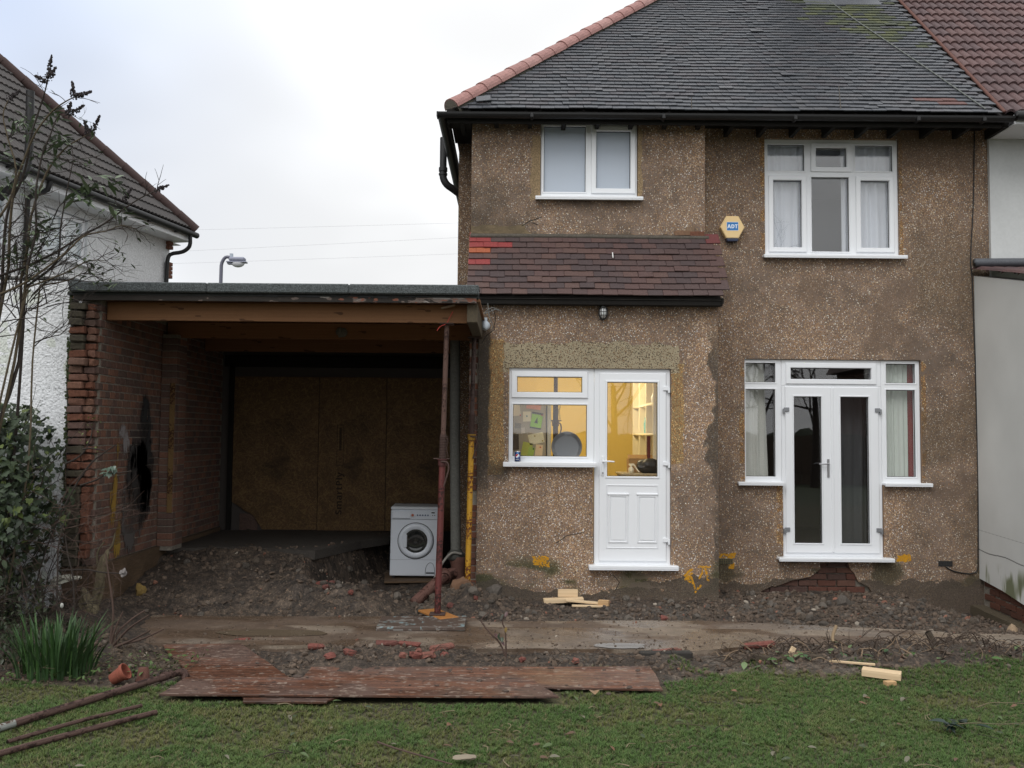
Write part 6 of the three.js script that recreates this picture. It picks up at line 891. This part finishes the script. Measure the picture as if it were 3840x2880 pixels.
{ // dark twigs and roots in the mud behind the plywood
  reseed(747); const tw = []; for (let i = 0; i < 130; i++) { const x = rr(-1.7, 1.6), z = rr(2.5, 3.15); if (inPly(x, z)) continue; const y = gh(x, z) + .01, a = rr(0, 6.28), L = rr(.04, .14); tw.push(tube([[x, y, z], [x + Math.cos(a) * L * .5, y + rr(.005, .04), z + Math.sin(a) * L * .3], [x + Math.cos(a + .5) * L, y + rr(0, .02), z + Math.sin(a + .5) * L * .6]], rr(.002, .005), .0015, 4)); }
  const t = thing('twig_litter', 'dark twigs and torn roots in the mud behind the plywood', 'twigs'); part('twigs', merge(tw), M(.05, .036, .027, .9), t).userData.kind = 'stuff';
}
{ // litter on the lawn
  reseed(900); const tm = [barkM, barkD, M(.2, .165, .1, .9)], lm = [leafM(.1, .055, .03), leafM(.14, .13, .09), leafM(.04, .06, .025), leafM(.16, .08, .045), leafM(.07, .11, .035)];
  const spot = () => { for (; ;) { const z = rr(3.4, 5.6), x = rr(-.58, .58) * (10.25 - z) + rr(-.2, .2); if (z > lawnEdge(x) + .12 && !inPly(x, z) && !(x < -2 && z < 5.2)) return [x, z]; } };
  for (let i = 0; i < 95; i++) { const [x, z] = spot(), L = rr(.04, .16), a = rr(0, 6.28); const y = gh(x, z) + .03; single('twig', ['short brown', 'short dark', 'pale straw coloured'][i % 3] + ' twig on the ' + (x < -.9 ? 'left' : x > .9 ? 'right' : 'middle') + ' of the lawn ' + (z < 4.2 ? 'near the mud' : 'near the viewer'), 'twig', tube([[x, y, z], [x + Math.cos(a) * L * .5, y + .008, z + Math.sin(a) * L * .5], [x + Math.cos(a + .3) * L, y, z + Math.sin(a + .3) * L]], rr(.002, .0045), .0015, 5), tm[i % 3], 'twigs on the lawn'); }
  for (let i = 0; i < 90; i++) { const [x, z] = spot(), o = single('fallen_leaf', ['brown', 'grey', 'dark green', 'reddish', 'green'][i % 5] + ' fallen leaf on the ' + (x < -.9 ? 'left' : x > .9 ? 'right' : 'middle') + ' of the lawn ' + (z < 4.2 ? 'near the mud' : 'near the viewer'), 'leaf', leafGeo(rr(.035, .07), rr(.02, .035), .3), lm[i % 5], 'fallen leaves on the lawn'); o.position.set(x, gh(x, z) + .035, z); o.rotation.set(rr(-.4, .3), rr(0, 6), rr(-.4, .4), 'YXZ'); }
  const d = thing('leafy_sprig', 'dark leafy sprig dropped on the right of the lawn', 'sprig', [2.8, .05, 4.5]); part('stalk', tube([[-.15, 0, 0], [0, .02, 0], [.25, .0, -.05], [.6, .01, -.12]], .004, .002, 5), M(.12, .1, .06, .85), d); for (let k = 0; k < 9; k++) addLeaf(d, leafGeo(.11, .06, .3), leafM(.012, .03, .022, .35), [rr(-.16, .04), rr(0, .03), rr(-.04, .04)], rr(0, 6), rr(-.2, .4), rr(-.4, .4), 1);
  const h = single('long_straw', 'long bare stalk lying on the right of the lawn', 'stalk', tube([[3.05, .05, 4.1], [3.2, .06, 4.02], [3.7, .05, 4.08]], .003, .002, 5), M(.16, .13, .08, .9));
  const c = single('curved_stick', 'curved brown stick near the bottom of the lawn', 'stick', tube([[-.75, .04, 4.85], [-.62, .06, 5.02], [-.42, .05, 5.14], [-.3, .04, 5.2]], .006, .004, 6), barkR);
  const p = single('plastic_scrap', 'grey scrap of card lying near the bottom of the lawn', 'scrap', rock(.06, .012, .035, 2, .3).translate(-.24, .05, 5.12), M(.24, .2, .15, .85));
  single('tan_leaf', 'broad tan leaf right of the plywood', 'leaf', leafGeo(.1, .07, .3).rotateX(-.2).translate(.58, .05, 3.78), leafM(.28, .18, .1));
}
{ // grass: tufts of narrow blades
  reseed(606); const P = []; for (let b = 0; b < 7; b++) { const a = rr(0, 6.28), x = rr(-.014, .014), z = rr(-.014, .014), L = rr(.55, 1), ln = rr(.25, 1.0), w = .07; const at = (f, s) => [x + Math.cos(a) * ln * f * f * L - Math.sin(a) * w * s * (1 - f), L * f * (1 - .3 * ln * f), z + Math.sin(a) * ln * f * f * L + Math.cos(a) * w * s * (1 - f)]; const c = f => at(f, 0); P.push(...at(0, -1), ...at(0, 1), ...at(.55, 1), ...at(0, -1), ...at(.55, 1), ...at(.55, -1), ...at(.55, -1), ...at(.55, 1), ...c(1)); }
  const g = tris(P), n = 92000, im = new THREE.InstancedMesh(g, new THREE.MeshPhysicalMaterial({ roughness: .7, transmission: .15, thickness: 0, side: THREE.DoubleSide }), n), o = new THREE.Object3D(), c = new THREE.Color(); let i = 0;
  while (i < n) {
    const z = rr(2.8, 7), x = rr(-.62, .62) * Math.max(4.6, 11 - z); const le = lawnEdge(x) + .22 * (fbm(x * 4, z * 4, 3) - .5); let ok = z > le; if (!ok && z > le - .55 && fbm(x * 3 + 7, z * 3, 3) > .6 && rnd() < .5) ok = true; if (!ok || inPly(x, z) || x < -4.4 || x > 5) continue;
    const pn2 = fbm(x * 1.8 + 3, z * 1.8, 4), bare = sst(.5, .62, fbm(x * 2.6 + 30, z * 2.6 + 4, 4)); if (rnd() < .5 * bare) continue;
    const h = rr(.018, .042) * (.75 + .6 * pn2); o.position.set(x, gh(x, z), z); o.rotation.set(0, rr(0, 6.28), 0); o.scale.set(h * 1.1, h, h * 1.1); o.updateMatrix(); im.setMatrixAt(i, o.matrix);
    const k = rr(.75, 1.25), t = clamp(.45 * bare + .9 * (fbm(x * 5 + 11, z * 5) - .46) + rr(-.15, .2)); const q = mix3([.068, .132, .022], [.155, .145, .04], t); c.setRGB(q[0] * k, q[1] * k, q[2] * k); if (rnd() < .06) c.setRGB(.2, .17, .08); im.setColorAt(i, c); i++;
  }
  sh(im); im.name = 'lawn_grass'; im.userData = { label: 'short patchy winter grass of the lawn', category: 'grass', kind: 'stuff' }; scene.add(im);
}

// ------------------------------------------------------------------ street lamp, wires, and what stands behind the viewer
{
  const l = thing('street_lamp', 'grey street lamp rising behind the garage roof', 'lamp', [-11.2, 0, -25]); const gm = M(.12, .12, .16, .5);
  part('column', tube([[0, -.2, 0], [0, 4, 0], [0, 7.9, 0], [.02, 8.3, 0], [.16, 8.52, 0], [.34, 8.52, 0]], .075, .06, 12), gm, l);
  part('head', merge([bx(.3, .92, 8.36, 8.52, -.14, .14, .05), bx(.22, .98, 8.3, 8.36, -.15, .15, .02), bx(.24, .5, 8.24, 8.31, -.1, .1, .02)]), M(.24, .25, .32, .5), l); part('bowl', fin(new THREE.SphereGeometry(.2, 20, 10, 0, 6.3, 1.57, 1.57)).scale(1.3, .9, .8).translate(.64, 8.31, 0), M(.6, .6, .64, .15), l); part('photocell', cyl(.07, .14, .38, 8.52, 0, 12), M(.4, .45, .52, .5), l);
  for (const [lab, a, b] of [['uppermost faint wire across the sky', [-30, 10.2, -30], [6, 11.4, -30]], ['middle faint wire across the sky', [-30, 8.9, -30], [6, 10.95, -30]], ['lowest faint wire across the sky', [-30, 8.6, -30], [6, 10.1, -30]]]) single('overhead_wire', lab, 'wire', tube([a, [(a[0] + b[0]) / 2, (a[1] + b[1]) / 2 - .06, -30], b], .0035, .0035, 5), M(.4, .4, .42, .8));
  // garden end: fence, trees and a house, seen only as reflections in the glass
  const f = thing('garden_fence', 'brown timber fence at the far end of the garden', 'fence', [0, 0, 24]), fb = []; for (let i = 0; i < 160; i++) fb.push(bx(-16 + i * .2, -16 + i * .2 + .18, 0, 1.85 + .02 * (i % 3), (i % 2) * .02, .02 + (i % 2) * .02, 0)); part('boards', merge(fb), M(.08, .055, .04, .9), f); part('rail', bx(-16, 16, .5, .58, -.06, -.002, 0), M(.08, .055, .04, .9), f);
  const tr = (lab, x, z, h, sd) => { reseed(sd); const t = thing('bare_tree', lab, 'tree', [x, 0, z]), out = []; part('trunk', tube([[0, -.1, 0], [.1, h * .25, .05], [.05, h * .45, 0]], h * .02, h * .011, 9), barkD, t); for (let k = 0; k < 5; k++) twigs(out, [.06, h * (.25 + .05 * k), 0], [rr(-.9, .9), rr(.4, 1), rr(-.6, .6)], h * .26, h * .0055, 4, .75); part('crown', merge(out), barkD, t); };
  tr('bare tree behind the viewer on the right', 8.5, 20, 9, 3); tr('bare tree behind the viewer in the middle', 3.6, 23, 8, 8); tr('bare tree behind the viewer farthest right', 11, 22, 8, 21);
  const bh = thing('far_brick_house', 'dark brick house beyond the end of the garden', 'house', [22.0, 0, 34]); part('wall', bx(-4.5, 4.5, 0, 5.2, 0, 4, .02), brickMats[3], bh); part('roof', poly([[-5, 5.2], [5, 5.2], [3.2, 8.2], [-3.2, 8.2]], 4.6).translate(0, 0, -.3), M(.07, .05, .045, .9), bh);
  const hd = thing('garden_hedge', 'dark hedge along the end of the garden', 'hedge', [0, 0, 26]); { const hh = []; reseed(12); for (let i = 0; i < 60; i++) hh.push(rock(rr(.6, 1.0), rr(.6, .8), .8, 2, .3).translate(-16 + i * .55, rr(.9, 1.3), rr(-.3, .6))); part('foliage', merge(hh), M(.025, .032, .018, .95), hd); }
}
renderer.render(scene, camera);
